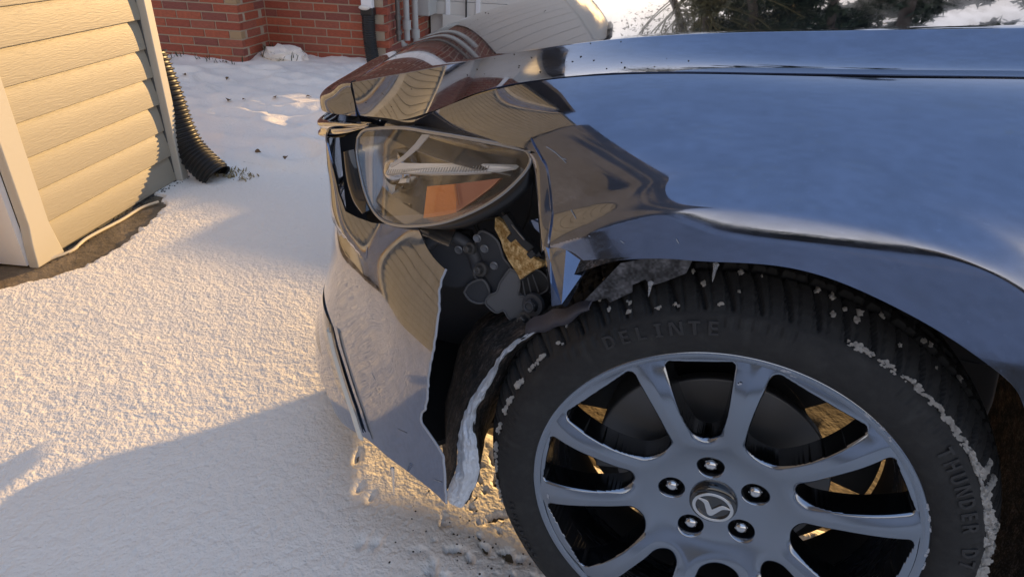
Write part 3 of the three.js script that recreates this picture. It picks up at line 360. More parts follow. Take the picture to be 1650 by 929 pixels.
// ---------------------------------------------------------------- the car: outlines measured in metres
const D = {"gap":[[-0.5575,0.7272,-0.25],[-0.4456,0.7883,-0.19],[-0.3349,0.8307,-0.157],[-0.1994,0.8578,-0.142],[-0.0294,0.8718,-0.14],[0.096,0.8803,-0.146],[0.2002,0.8877,-0.158],[0.6,0.905,-0.19]],"F_head":[[-0.5514,0.7209,-0.2547],[-0.5038,0.7277,-0.2281],[-0.4415,0.7424,-0.1803],[-0.3871,0.7531,-0.1398],[-0.3404,0.7603,-0.1085],[-0.3091,0.7641,-0.09],[-0.2953,0.7642,-0.0825]],"F_front":[[-0.2953,0.7642,-0.0825],[-0.2824,0.757,-0.0758],[-0.2745,0.7396,-0.0718],[-0.2686,0.7132,-0.0689],[-0.2644,0.6868,-0.0635],[-0.2621,0.671,-0.0514],[-0.2607,0.6578,-0.047]],"F_flap":[[-0.2607,0.6578,-0.047],[-0.2487,0.662,-0.0408],[-0.2362,0.6644,-0.0352],[-0.2202,0.6629,-0.0287],[-0.2041,0.6547,-0.0228]],"F_lip":[[-0.2041,0.6547,-0.0228],[-0.1761,0.67,-0.0148],[-0.1439,0.6828,-0.0082],[-0.1097,0.6922,-0.0029],[-0.0831,0.697,0.0008],[-0.0639,0.7009,0.0033],[-0.0015,0.7107,0.007],[0.0404,0.7087,0.007],[0.0897,0.6972,0.0068],[0.1327,0.6825,0.0066],[0.1762,0.6639,0.0064],[0.214,0.6438,0.0061],[0.2472,0.6201,0.0058]],"F_flangeL":[[-0.3087,0.7559,-0.105],[-0.3014,0.743,-0.1],[-0.2971,0.7245,-0.095],[-0.2897,0.6955,-0.085],[-0.2814,0.6663,-0.075],[-0.2714,0.6371,-0.065],[-0.2622,0.606,-0.058],[-0.2544,0.5765,-0.05]],"crease":[[-0.7529,0.7425,-0.4],[-0.651,0.7722,-0.365],[-0.5531,0.8,-0.335],[-0.4423,0.8319,-0.3],[-0.3375,0.8592,-0.272],[-0.2379,0.8808,-0.252],[-0.012,0.9103,-0.235],[0.2068,0.9305,-0.24]],"hoodlip":[[-0.7302,0.69,-0.372],[-0.6755,0.7018,-0.335],[-0.6132,0.7158,-0.29]],"B_tear":[[0.1264,0.5761],[0.1231,0.5657],[0.1133,0.551],[0.0917,0.5337],[0.08,0.512],[0.0729,0.4873],[0.0729,0.4581],[0.0712,0.4286],[0.0675,0.4047],[0.0695,0.3881],[0.0765,0.372],[0.074,0.365],[0.0453,0.3605],[0.0125,0.3555],[-0.0074,0.35],[-0.0206,0.3323],[-0.0342,0.3091],[-0.0447,0.2923]],"B_top":[[0.1264,0.5761],[0.17,0.5821],[0.2179,0.5899],[0.2481,0.5939],[0.3132,0.577],[0.3917,0.5552],[0.4454,0.5482],[0.4917,0.5458],[0.5296,0.5701]],"B_bot":[[-0.0447,0.2923],[0.0084,0.2832],[0.0881,0.272],[0.1698,0.2539],[0.2173,0.2392],[0.2735,0.2155],[0.3443,0.1884],[0.3871,0.1806]],"B_fog":[[0.4707,0.317],[0.4251,0.3009],[0.3768,0.2887],[0.3232,0.275],[0.2673,0.2618],[0.2199,0.245]],"flapTip":[[-0.233,0.6183,0.026],[-0.2217,0.6224,0.024],[-0.2173,0.6157,0.016]],"flapIn":[[-0.253,0.6499,-0.026],[-0.2423,0.6369,0.004]],"bracket":[[-0.3461,0.5612,-0.15],[-0.3331,0.5555,-0.15],[-0.3293,0.5353,-0.15],[-0.3305,0.5189,-0.15],[-0.3186,0.5183,-0.15],[-0.3097,0.4997,-0.15],[-0.3128,0.4823,-0.15],[-0.3284,0.4706,-0.15],[-0.3449,0.4745,-0.15],[-0.3535,0.486,-0.15],[-0.3657,0.4797,-0.15],[-0.3836,0.4924,-0.15],[-0.3777,0.5082,-0.15],[-0.3667,0.5162,-0.15],[-0.3611,0.5336,-0.15]],"bracket_arm":[[-0.4105,0.5809,-0.17],[-0.4017,0.6033,-0.17],[-0.3764,0.5947,-0.17],[-0.3635,0.5661,-0.17],[-0.3509,0.5496,-0.17],[-0.3661,0.5192,-0.17],[-0.3789,0.494,-0.17],[-0.3917,0.5002,-0.17],[-0.3972,0.5157,-0.17],[-0.4099,0.5229,-0.17]],"pad":[[-0.4246,0.498,-0.16],[-0.4162,0.5133,-0.16],[-0.3934,0.5271,-0.16],[-0.3828,0.5129,-0.16],[-0.3824,0.494,-0.16],[-0.399,0.4834,-0.16],[-0.415,0.4865,-0.16]],"tan":[[-0.3793,0.6295,-0.17],[-0.3636,0.6244,-0.165],[-0.346,0.6118,-0.155],[-0.3223,0.603,-0.14],[-0.3008,0.5941,-0.13],[-0.2905,0.5926,-0.127],[-0.2928,0.5842,-0.127],[-0.3017,0.5779,-0.13],[-0.314,0.5658,-0.135],[-0.3266,0.5514,-0.14],[-0.3325,0.5596,-0.142],[-0.3485,0.5721,-0.15],[-0.3596,0.5827,-0.158],[-0.3687,0.5983,-0.165],[-0.3798,0.6114,-0.17]],"vent":[[-0.3351,0.5368,-0.155],[-0.3052,0.5653,-0.155],[-0.287,0.5504,-0.155],[-0.2897,0.533,-0.155],[-0.3231,0.5157,-0.155],[-0.3314,0.5215,-0.155]],"ribs":[[[-0.3252,0.5457,-0.148],[-0.3201,0.5223,-0.148]],[[-0.3177,0.5525,-0.148],[-0.3105,0.5266,-0.148]],[[-0.3103,0.5593,-0.148],[-0.2991,0.5324,-0.148]]],"bolts":[[-0.3947,0.5463,-0.16],[-0.3028,0.5165,-0.138],[-0.3141,0.4888,-0.138],[-0.4146,0.576,-0.165]],"rod":[[-0.3617,0.648,-0.15],[-0.3167,0.6263,-0.12]],"shard":[[-0.3229,0.6415,-0.15],[-0.3061,0.6503,-0.145],[-0.302,0.6282,-0.145]],"clips":[[-0.3426,0.6157,-0.145],[-0.3039,0.6087,-0.12]],"frame_rail":[[-0.3561,0.6481,-0.135],[-0.3498,0.653,-0.135],[-0.3205,0.6192,-0.135],[-0.3013,0.6074,-0.135],[-0.2952,0.5988,-0.135],[-0.3042,0.594,-0.135],[-0.3236,0.6069,-0.135],[-0.3392,0.6215,-0.135]],"liner_lip_top":[[-0.2918,0.521,-0.075],[-0.2765,0.5377,-0.07],[-0.2428,0.5688,-0.05],[-0.2156,0.5909,-0.035],[-0.1947,0.6083,-0.025]],"liner_lip_bot":[[-0.2844,0.5111,-0.06],[-0.2692,0.5251,-0.055],[-0.2386,0.5506,-0.04],[-0.2132,0.5786,-0.03],[-0.1971,0.5996,-0.022]],"arch_panel":[[-0.2088,0.5961,-0.035],[-0.1855,0.6323,-0.035],[-0.168,0.6598,-0.035],[-0.1399,0.6721,-0.035],[-0.112,0.6794,-0.035],[-0.0863,0.6822,-0.035],[-0.0909,0.6627,-0.035],[-0.1142,0.6461,-0.035],[-0.1285,0.6379,-0.035],[-0.1361,0.6447,-0.035],[-0.1504,0.6339,-0.035],[-0.1492,0.6243,-0.035],[-0.1746,0.604,-0.035],[-0.1798,0.609,-0.035],[-0.1986,0.5993,-0.035]],"crustL":[[-0.2761,0.5245,-0.06],[-0.2971,0.5068,-0.055],[-0.314,0.4889,-0.05],[-0.33,0.4589,-0.045],[-0.3465,0.4256,-0.04],[-0.3666,0.3775,-0.03],[-0.3722,0.3264,-0.015],[-0.3721,0.2787,-0.005],[-0.3847,0.2363,0.005]],"crustR":[[-0.271,0.5257,-0.055],[-0.29,0.5076,-0.05],[-0.3075,0.4885,-0.045],[-0.3214,0.4582,-0.04],[-0.3357,0.4155,-0.035],[-0.3498,0.375,-0.028],[-0.343,0.3521,-0.012],[-0.3334,0.2853,-0.005],[-0.3533,0.2191,0.005]],"linerA":[[-0.3984,0.4253,-0.24],[-0.4269,0.3994,-0.24],[-0.4564,0.3527,-0.24],[-0.475,0.2927,-0.24],[-0.4831,0.225,-0.22],[-0.4877,0.1636,-0.2],[-0.4655,0.1509,-0.16],[-0.4388,0.1614,-0.1],[-0.4177,0.1727,-0.05]],"linerB":[[-0.2751,0.4727,-0.12],[-0.2981,0.4436,-0.13],[-0.3157,0.403,-0.14],[-0.3279,0.3621,-0.15],[-0.3481,0.3102,-0.16],[-0.3697,0.262,-0.17],[-0.384,0.2192,-0.17],[-0.3758,0.2168,-0.12],[-0.3635,0.1794,-0.05]],"icicles":[[[-0.1289,0.6412,-0.03],[-0.1269,0.6272,-0.03]],[[-0.2264,0.5632,-0.035],[-0.229,0.5434,-0.035]],[[-0.4617,0.2768,0.03],[-0.4646,0.2258,0.03]],[[-0.0605,0.6748,-0.04],[-0.056,0.6579,-0.04]]],"lens":[[-0.6867,0.6735,-0.302],[-0.6711,0.6889,-0.2925],[-0.628,0.7069,-0.2637],[-0.5476,0.7302,-0.2148],[-0.4921,0.7396,-0.1834],[-0.4287,0.7489,-0.1514],[-0.3734,0.7548,-0.1276],[-0.3334,0.7576,-0.1131],[-0.3144,0.7571,-0.1067],[-0.3077,0.7485,-0.103],[-0.3115,0.7352,-0.1015],[-0.3236,0.7182,-0.1019],[-0.3436,0.6961,-0.1043],[-0.3692,0.6739,-0.1097],[-0.4058,0.6479,-0.1202],[-0.4469,0.6231,-0.1353],[-0.4934,0.6012,-0.1564],[-0.5464,0.5804,-0.1841],[-0.5933,0.5696,-0.2124],[-0.6288,0.5751,-0.2379],[-0.6557,0.5941,-0.2615],[-0.6787,0.6257,-0.286],[-0.69,0.6482,-0.2996]],"bezel_out":[[-0.3102,0.7458,-0.1112],[-0.3046,0.7321,-0.1068],[-0.3052,0.7154,-0.1036],[-0.3172,0.6971,-0.1036],[-0.3411,0.6734,-0.1069],[-0.3703,0.6511,-0.1135],[-0.4078,0.6265,-0.1249],[-0.4502,0.6078,-0.142],[-0.4909,0.5944,-0.1616]],"bezel_in":[[-0.3101,0.7516,-0.1023],[-0.3117,0.7358,-0.0997],[-0.3229,0.719,-0.0998],[-0.3428,0.6969,-0.1022],[-0.3684,0.6748,-0.1075],[-0.4049,0.6489,-0.118],[-0.4458,0.6242,-0.133],[-0.4782,0.6077,-0.1471],[-0.4992,0.5988,-0.1573]],"amber":[[-0.5014,0.6507,-0.193],[-0.4393,0.6743,-0.1637],[-0.3603,0.7045,-0.1343],[-0.3755,0.6869,-0.1368],[-0.4012,0.6628,-0.1431],[-0.435,0.634,-0.1535],[-0.4727,0.6085,-0.1683],[-0.5055,0.5992,-0.1851]],"amber_split":[[-0.4396,0.6745,-0.1599],[-0.4304,0.6478,-0.1499]],"led":[[-0.613,0.6486,-0.2716],[-0.5216,0.6769,-0.2181],[-0.4404,0.701,-0.1776],[-0.372,0.7184,-0.1497],[-0.3394,0.7257,-0.1388],[-0.3419,0.7233,-0.1312],[-0.3782,0.7091,-0.1424],[-0.4347,0.6908,-0.1647],[-0.5003,0.6699,-0.1962],[-0.5616,0.6519,-0.2301],[-0.6103,0.6324,-0.2585]],"led_inner":[[-0.6416,0.6057,-0.2983],[-0.5697,0.6333,-0.2546],[-0.5708,0.6258,-0.2538],[-0.6098,0.6099,-0.2766],[-0.6114,0.5816,-0.2721],[-0.6368,0.5716,-0.288]],"chip":[[-0.6024,0.5869,-0.252],[-0.547,0.6048,-0.2193],[-0.543,0.5972,-0.2153],[-0.5981,0.5801,-0.2477]],"divider":[[-0.5082,0.7308,-0.195],[-0.4916,0.7344,-0.186],[-0.5178,0.7066,-0.1958],[-0.5497,0.6802,-0.2102],[-0.5818,0.6584,-0.2265],[-0.5889,0.6589,-0.2314],[-0.5503,0.6876,-0.212],[-0.5243,0.712,-0.2008]],"housing_c":[-0.5625,0.6098,-0.3202],"column":[[-0.7533,0.6371,-0.3063],[-0.7217,0.6498,-0.297],[-0.7151,0.6275,-0.291],[-0.7181,0.5966,-0.2848],[-0.7428,0.5779,-0.2941],[-0.7565,0.5845,-0.304]],"slit":[[-0.715,0.6455,-0.2957],[-0.6924,0.6544,-0.295],[-0.6827,0.6251,-0.2849],[-0.6648,0.5937,-0.2671],[-0.6363,0.5701,-0.2405],[-0.6496,0.5596,-0.2408],[-0.6816,0.5694,-0.2624],[-0.7025,0.595,-0.2798]],"nosecapF":[[-0.7328,0.6897,-0.372],[-0.7919,0.6785,-0.405],[-0.8437,0.6722,-0.432]],"nosecapM":[[-0.841,0.6959,-0.43]],"wing":[[-0.6761,0.6941,-0.335],[-0.7267,0.6818,-0.365],[-0.7898,0.668,-0.4],[-0.838,0.6574,-0.425]],"wing2":[[-0.6819,0.6834,-0.335],[-0.7209,0.6644,-0.355],[-0.779,0.6408,-0.385],[-0.8388,0.6225,-0.42]],"scr":[[[0.2131,0.4585],[0.1855,0.4631],[0.1617,0.4706]],[[0.1953,0.4643],[0.1665,0.4721],[0.1304,0.475]],[[0.1845,0.4604],[0.1431,0.4764]],[[0.1409,0.4254],[0.1137,0.4369],[0.0916,0.4427]],[[0.1313,0.4279],[0.089,0.4471]],[[0.3714,0.5223],[0.3614,0.5067]],[[0.1307,0.3187],[0.1036,0.3289]],[[0.2467,0.3483],[0.2271,0.3453]],[[0.0002,0.3088],[-0.0207,0.316]],[[0.0753,0.267],[0.0109,0.2882]]],"scrF":[[[-0.2809,0.7761,-0.0747],[-0.2668,0.7725,-0.0674],[-0.251,0.7647,-0.06]],[[-0.2385,0.7094,-0.0531],[-0.2288,0.7042,-0.0416]],[[-0.2575,0.7682,-0.063],[-0.2514,0.7684,-0.0602]],[[-0.1067,0.7174,-0.0018],[-0.1033,0.713,-0.0013]],[[-0.208,0.693,-0.0234],[-0.2055,0.693,-0.0226]],[[-0.168,0.699,-0.0122],[-0.1633,0.6972,-0.0112]]]};
const car = group('grey_sedan');
tag(car, 'dark grey metallic saloon car with torn front bumper and exposed headlight mounting', 'car');
const GX = D.gap.map((p) => p[0]), yGap = spl(GX, D.gap.map((p) => p[1])), zGap = spl(GX, D.gap.map((p) => p[2]));
function fenderZ(x, y) {
  const zs = -0.004 - (x < 0 ? 0.9 * x * x : 0.02 * x * x), u = Math.min(Math.max(yGap(x) - y, 0) / (0.15 - 0.075 * ss(0.05, 0.28, -x)), 1), r = Math.hypot(x, y - 0.335);
  return zs + (zGap(x) - zs) * Math.pow(1 - u, 2.2) - 0.016 * Math.exp(-Math.max(yGap(x) - y, 0) / 0.007) * ss(-0.25, 0.05, x) + (0.011 + 0.008 * ss(0.08, 0.22, -x)) * (1 - ss(0, 0.032, r - (0.427 + 0.016 * ss(0, 0.2, x) - 0.010 * ss(0.1, 0.25, -x)))) * ss(-0.40, -0.24, x);
}
const faced = (f, out) => { const a = f(0.5, 0.5), n = f(0.51, 0.5).sub(a).cross(f(0.5, 0.51).sub(a)); return n.dot(out) < 0 ? (u, v) => f(1 - u, v) : f; };
const mirrored = (g) => { const k = g.clone(), p = k.attributes.position; for (let i = 0; i < p.count; i++) p.setZ(i, -1.82 - p.getZ(i)); const a = k.index.array; for (let i = 0; i < a.length; i += 3) { const t = a[i]; a[i] = a[i + 1]; a[i + 1] = t; } k.computeVertexNormals(); return k; };
const OUT = V(-0.2, 0.3, 1);

// front wing
{
  const lipEnd = []; for (let a = 45; a >= 5; a -= 5) lipEnd.push([0.372 * Math.cos(a * Math.PI / 180), 0.335 + 0.372 * Math.sin(a * Math.PI / 180), 0.004]);
  const lip = [...D.F_lip, ...lipEnd];
  const parts = [[curve(D.F_head), -0.545, -0.36, 0.20], [curve(D.F_front), -0.36, -0.295, 0.33], [curve(D.F_flap), -0.295, -0.235, 0.38], [curve(lip), -0.235, 0.597, 0.9], [curve([lip[lip.length - 1], [0.375, 0.30, 0.004], [0.388, 0.215, 0.003], [0.45, 0.20, 0], [0.60, 0.20, -0.004]]), 0.597, 0.60, 1]];
  const f = (u, v) => {
    let k = 0, a = 0; while (u > parts[k][3] + 1e-9 && k < 4) a = parts[k++][3];
    const [c, x0, x1, b] = parts[k], t = (u - a) / (b - a), q = c(Math.min(Math.max(t, 0), 1)), xt = mix(x0, x1, t);
    const w = Math.pow(v, 1.9), x = mix(xt, q.x, w), y = mix(yGap(xt) - 0.0005, q.y, w);
    return V(x, y, fenderZ(x, y));
  };
  const g = shell(faced(f, OUT), 240, 90, 0.002);
  const fender = mesh('fender', g, M.paint, car);
  mesh('wheel_arch_lip', loft(lip, lip.map(([x, y, z]) => [x * 1.012, 0.335 + (y - 0.335) * 1.012, z - 0.018]), 90, 4, 0), M.paint, fender);
  mesh('front_flange', loft(D.F_front, D.F_flangeL.slice(0, 6), 40, 8, 0.0015, (p, u, v) => p.add(V(-0.004 * Math.sin(v * 3.1), 0, 0.004 * Math.sin(v * 3.1)))), M.paint, fender);
  mesh('head_flange', loft(D.F_head, D.F_head.map(([x, y, z]) => [x - 0.002, y - 0.008, z - 0.014]), 30, 4, 0), M.paint, fender);
  const tip = D.flapTip, inn = D.flapIn;
  mesh('bent_corner', plate([...D.F_flap, tip[2], tip[1], tip[0], inn[1], inn[0]], 0.0015), M.paint, fender);
  mesh('corner_flange', plate([D.F_flangeL[4], D.F_flangeL[5], D.F_flangeL[6], D.F_flangeL[7], tip[0], inn[1], inn[0], D.F_flap[0]], 0.0015), M.paint, fender);
  mesh('scratch_marks', D.scrF.map((s) => tube(s, 0.0005, 8, 4)), M.paintEdge, fender).userData.kind = 'stuff';
  mesh('fender', mirrored(g), M.paint, car);
  mesh('door_panel', shell(faced((u, v) => V(0.606 + u * 1.0, mix(0.2, 0.93, v), -0.011 - 0.18 * Math.pow(Math.max(0, (v - 0.76) / 0.24), 2.2)), OUT), 10, 20, 0.002), M.paint, car);
}
// bonnet
let hoodAt;
{
  const bs = [...D.hoodlip, ...D.gap].map(([x, y, z]) => [x, y + 0.001, z - 0.0045 - 0.016 * ss(-0.25, 0.05, x)]);
  const by = spl(bs.map((p) => p[0]), bs.map((p) => p[1])), bz = spl(bs.map((p) => p[0]), bs.map((p) => p[2]));
  const ks = [...D.crease, [0.6, 0.966, -0.275]], ky = spl(ks.map((p) => p[0]), ks.map((p) => p[1])), kz = spl(ks.map((p) => p[0]), ks.map((p) => p[2]));
  const ms = [[-0.87, 0.745], [-0.75, 0.802], [-0.58, 0.856], [-0.3, 0.913], [0, 0.957], [0.2, 0.982], [0.6, 1.025]], my = spl(ms.map((p) => p[0]), ms.map((p) => p[1]));
  const f = (u, v) => {
    const xb = mix(-0.7302, 0.6, u), xk = mix(-0.7529, 0.6, u), xm = mix(-0.87, 0.6, u);
    if (v < 0.4) { const w = v / 0.4, q = mix(w, Math.pow(w, mix(1.8, 2.7, ss(-0.3, 0, xb))), 0.85 * ss(-0.55, -0.1, xb)) ; return V(mix(xb, xk, w), mix(by(xb), ky(xk), q), mix(bz(xb), kz(xk), w)); }
    const far = v > 0.7, t = far ? (1 - v) / 0.3 : (v - 0.4) / 0.3, z = mix(kz(xk), -0.91, t);
    return V(mix(xk, xm, t), mix(ky(xk), my(xm), 1 - Math.pow(1 - t, 1.7)), far ? -1.82 - z : z);
  };
  hoodAt = f;
  const bonnet = mesh('bonnet', shell(faced(f, V(0, 1, 0.2)), 170, 150, 0.002), M.paint, car);
  const lipA = [0, 0.1, 0.2, 0.3, 0.4].map((v) => f(0, v)), lipB = lipA.map((p) => p.clone().add(V(0.012, -0.012, -0.01)));
  mesh('front_lip', loft(lipA, lipB, 20, 3, 0), M.paint, bonnet);
  const edge = [0, 0.1, 0.2, 0.35, 0.5, 0.7, 1].map((u) => f(u, 0));
  mesh('side_lip', loft(edge, edge.map((p) => p.clone().add(V(0, -0.012, -0.006))), 60, 3, 0), M.paint, bonnet);
  const s = []; for (let i = 0; i < 60; i++) { const u = rr(0.01, 0.45), v = rr(0.06, 0.66), p = f(u, v), r = rr(0.0004, 0.0014); s.push(new THREE.IcosahedronGeometry(r, 1).scale(rr(0.8, 2.2), 0.5, 1).rotateY(rr(0, 3)).translate(p.x, p.y + r * 0.25, p.z)); }
  tag(mesh('bonnet_specks', s, M.soil), 'dark specks of grit and droplets on the bonnet', 'specks', null, 'stuff');
}
// bumper
const PU = [0, 0.1, 0.2, 0.32, 0.45, 0.58, 0.72, 0.86, 1];
const planX = spl(PU, [-0.36, -0.43, -0.51, -0.595, -0.685, -0.765, -0.83, -0.885, -0.925]), planZ = spl(PU, [0.02, -0.025, -0.085, -0.155, -0.235, -0.315, -0.425, -0.60, -0.91]);
const bOff = spl([0.05, 0.10, 0.15, 0.20, 0.30, 0.40, 0.47, 0.52, 0.56, 0.60, 0.64, 0.70], [0.058, 0.066, 0.069, 0.064, 0.040, 0.014, 0, -0.016, -0.040, -0.072, -0.108, -0.16]);
const bAdd = spl([0.50, 0.56, 0.60, 0.65, 0.70], [0.010, 0.040, 0.072, 0.115, 0.155]);
function bumper(u, y, e = 0) {
  const h = 1e-4, tx = planX(u + h) - planX(u - h), tz = planZ(u + h) - planZ(u - h), l = Math.hypot(tx, tz), k = tz < 0 ? -1 : 1;
  let nx = tz / l, nz = -tx / l; if (nz < 0) { nx = -nx; nz = -nz; }
  const o = bOff(y) + e + (y > 0.5 ? bAdd(y) * ss(0.35, 0.6, u) : 0);
  return V(planX(u) + nx * o, y, planZ(u) + nz * o);
}
const pw = (pts) => (x) => { let i = 0; while (i < pts.length - 2 && x > pts[i + 1][0]) i++; const t = Math.min(Math.max((x - pts[i][0]) / (pts[i + 1][0] - pts[i][0]), 0), 1); return mix(pts[i][1], pts[i + 1][1], t); };
{
  const topY = pw([...D.B_top, [0.555, 0.61], [0.585, 0.648], [1, 0.650]]), botY = pw([...D.B_bot, [0.55, 0.188], [1, 0.185]]);
  const tear = curve(D.B_tear.slice().reverse().map(([u, y]) => V(u, y, 0)), false);
  const f = (s, v) => {
    const q = tear(v), j = ss(0, 0.03, v) * ss(1, 0.97, v), ut = q.x + j * (0.004 * n3(v * 24, 1, 0) + 0.0022 * n3(v * 80, 2, 0)), u = ut + (1 - ut) * Math.pow(s, 1.35);
    const y = mix(q.y, mix(botY(u), topY(u), v), ss(0, 0.3, s)), wave = 0.0035 * Math.exp(-(((u - 0.16) / 0.10) ** 2) - ((y - 0.44) / 0.09) ** 2) + 0.0012 * n3(u * 9, y * 11, 3) * ss(0.5, 0.2, u);
    return bumper(u, y, wave);
  };
  const skin = mesh('front_bumper', shell(faced(f, V(-0.5, 0, 1)), 170, 130, 0.0034), M.paint, car);
  const e = []; for (let i = 0; i <= 90; i++) { const v = i / 90; e.push(f(0, v).add(V(0.0004, 0, -0.0012))); }
  mesh('torn_edge', tube(e, 0.0019, 240, 5), M.paintEdge, skin);
  const far = shell(faced((s, v) => { const u = mix(1, 0.06, s), y = mix(0.185 + 0.3 * Math.pow(s, 0.9), 0.65 - 0.04 * s, v), p = bumper(u, y); return V(p.x, p.y, -1.82 - p.z); }, V(-0.5, 0, -1)), 40, 20, 0.0034);  // unseen far half; lower edge raised to shape the shadow on the snow
  mesh('front_bumper', far, M.paint, car);
  mesh('vent_strip', shell(faced((s, v) => { const k = s * (D.B_fog.length - 1), i = Math.min(D.B_fog.length - 2, Math.floor(k)), t = k - i, u = mix(D.B_fog[i][0], D.B_fog[i + 1][0], t), y = mix(D.B_fog[i][1], D.B_fog[i + 1][1], t); return bumper(u + (v - 0.5) * 0.022, y, 0.009 + 0.006 * Math.sin(Math.PI * v)); }, V(-0.5, 0.2, 1)), 30, 6, 0.002), M.strip, skin);
  mesh('vent_panel', shell(faced((s, v) => { const k = s * (D.B_fog.length - 1), i = Math.min(D.B_fog.length - 2, Math.floor(k)), t = k - i, u = mix(D.B_fog[i][0], D.B_fog[i + 1][0], t) + 0.008, y = mix(D.B_fog[i][1], D.B_fog[i + 1][1], t); return bumper(mix(u, 0.8, v), mix(y, 0.215 + 0.12 * (1 - s), v * 0.8), 0.0015 + 0.002 * Math.sin(v * 7 + s * 2)); }, V(-0.5, 0.2, 1)), 24, 40, 0.002), M.gloss, skin);
  mesh('scratch_marks', D.scr.map((s) => tube(s.map(([u, y]) => bumper(u, y, 0.0009)), 0.00055, 8, 4)), M.paintEdge, skin).userData.kind = 'stuff';
  mesh('unseen_undertray', (() => { const s = new THREE.Shape(); [[-0.46, -0.12], [-0.72, -0.30], [-0.86, -0.55], [-0.92, -0.94], [-0.52, -1.43], [-0.45, -1.36], [-0.30, -1.1], [-0.30, -0.3]].forEach(([x, z], i) => i ? s.lineTo(x, -z) : s.moveTo(x, -z)); return new THREE.ExtrudeGeometry(s, { depth: 0.012, bevelEnabled: false }).rotateX(-Math.PI / 2).translate(0, 0.196, 0); })(), M.black, car);  // unseen; outline cut to shape the shadow edge on the snow
}
// nose, grille surround and the chrome wing beside the lamp
{
  const F = D.nosecapF, H = [0.4, 0.5, 0.6, 0.7].map((v) => hoodAt(0, v));
  const rows = [
    [...F, [-0.905, 0.672, -0.62], [-0.945, 0.662, -0.91]].map(v3),
    [V(-0.745, 0.716, -0.388), v3([-0.805, 0.702, -0.411]), v3(D.nosecapM[0]), V(-0.903, 0.696, -0.62), V(-0.945, 0.688, -0.91)],
    [V(-0.757, 0.741, -0.402), V(-0.805, 0.724, -0.425), V(-0.828, 0.716, -0.455), V(-0.882, 0.716, -0.62), V(-0.925, 0.712, -0.91)],
    [V(-0.757, 0.743, -0.425), V(-0.785, 0.739, -0.50), V(-0.805, 0.738, -0.58), V(-0.835, 0.738, -0.70), V(-0.874, 0.74, -0.91)]];
  const cs = rows.map((r) => curve(r)), f = (u, v) => curve(cs.map((c) => c(u)))(v);
  const cap = mesh('nose_cap', shell(faced(f, V(-1, 0.5, 0.5)), 50, 30, 0.002), M.paint, car);
  mesh('nose_cap_end', loft(cs.map((c) => c(0)), cs.map((c) => c(0).add(V(0.002, -0.004, -0.02))), 10, 3, 0), M.black, cap);
  mesh('nose_cap', mirrored(shell(faced(f, V(-1, 0.5, 0.5)), 50, 30, 0.002)), M.paint, car);
  const w1 = [...D.wing, [-0.90, 0.652, -0.62], [-0.94, 0.65, -0.91]], w2 = [...D.wing2, [-0.90, 0.615, -0.62], [-0.945, 0.605, -0.91]];
  mesh('chrome_wing', loft(w1, w2, 60, 14, 0.002, (p, u, v) => p.add(V(-0.006, 0, 0.008).multiplyScalar(Math.sin(Math.PI * v) + 0.5 * Math.sin(3 * Math.PI * v)))), M.chrome, car);
  mesh('lamp_gap_trim', loft([0, 7, 6, 5].map((i) => D.slit[i]), [1, 2, 3, 4].map((i) => D.slit[i]), 30, 10, 0.002, (p, u, v) => p.add(V(-0.004, 0, 0.006).multiplyScalar(Math.sin(v * 3.1)))), M.gloss, car);
  mesh('grille_backing', box(0.05, 0.32, 0.9, -0.80, 0.48, -0.90), M.primer, car);
}
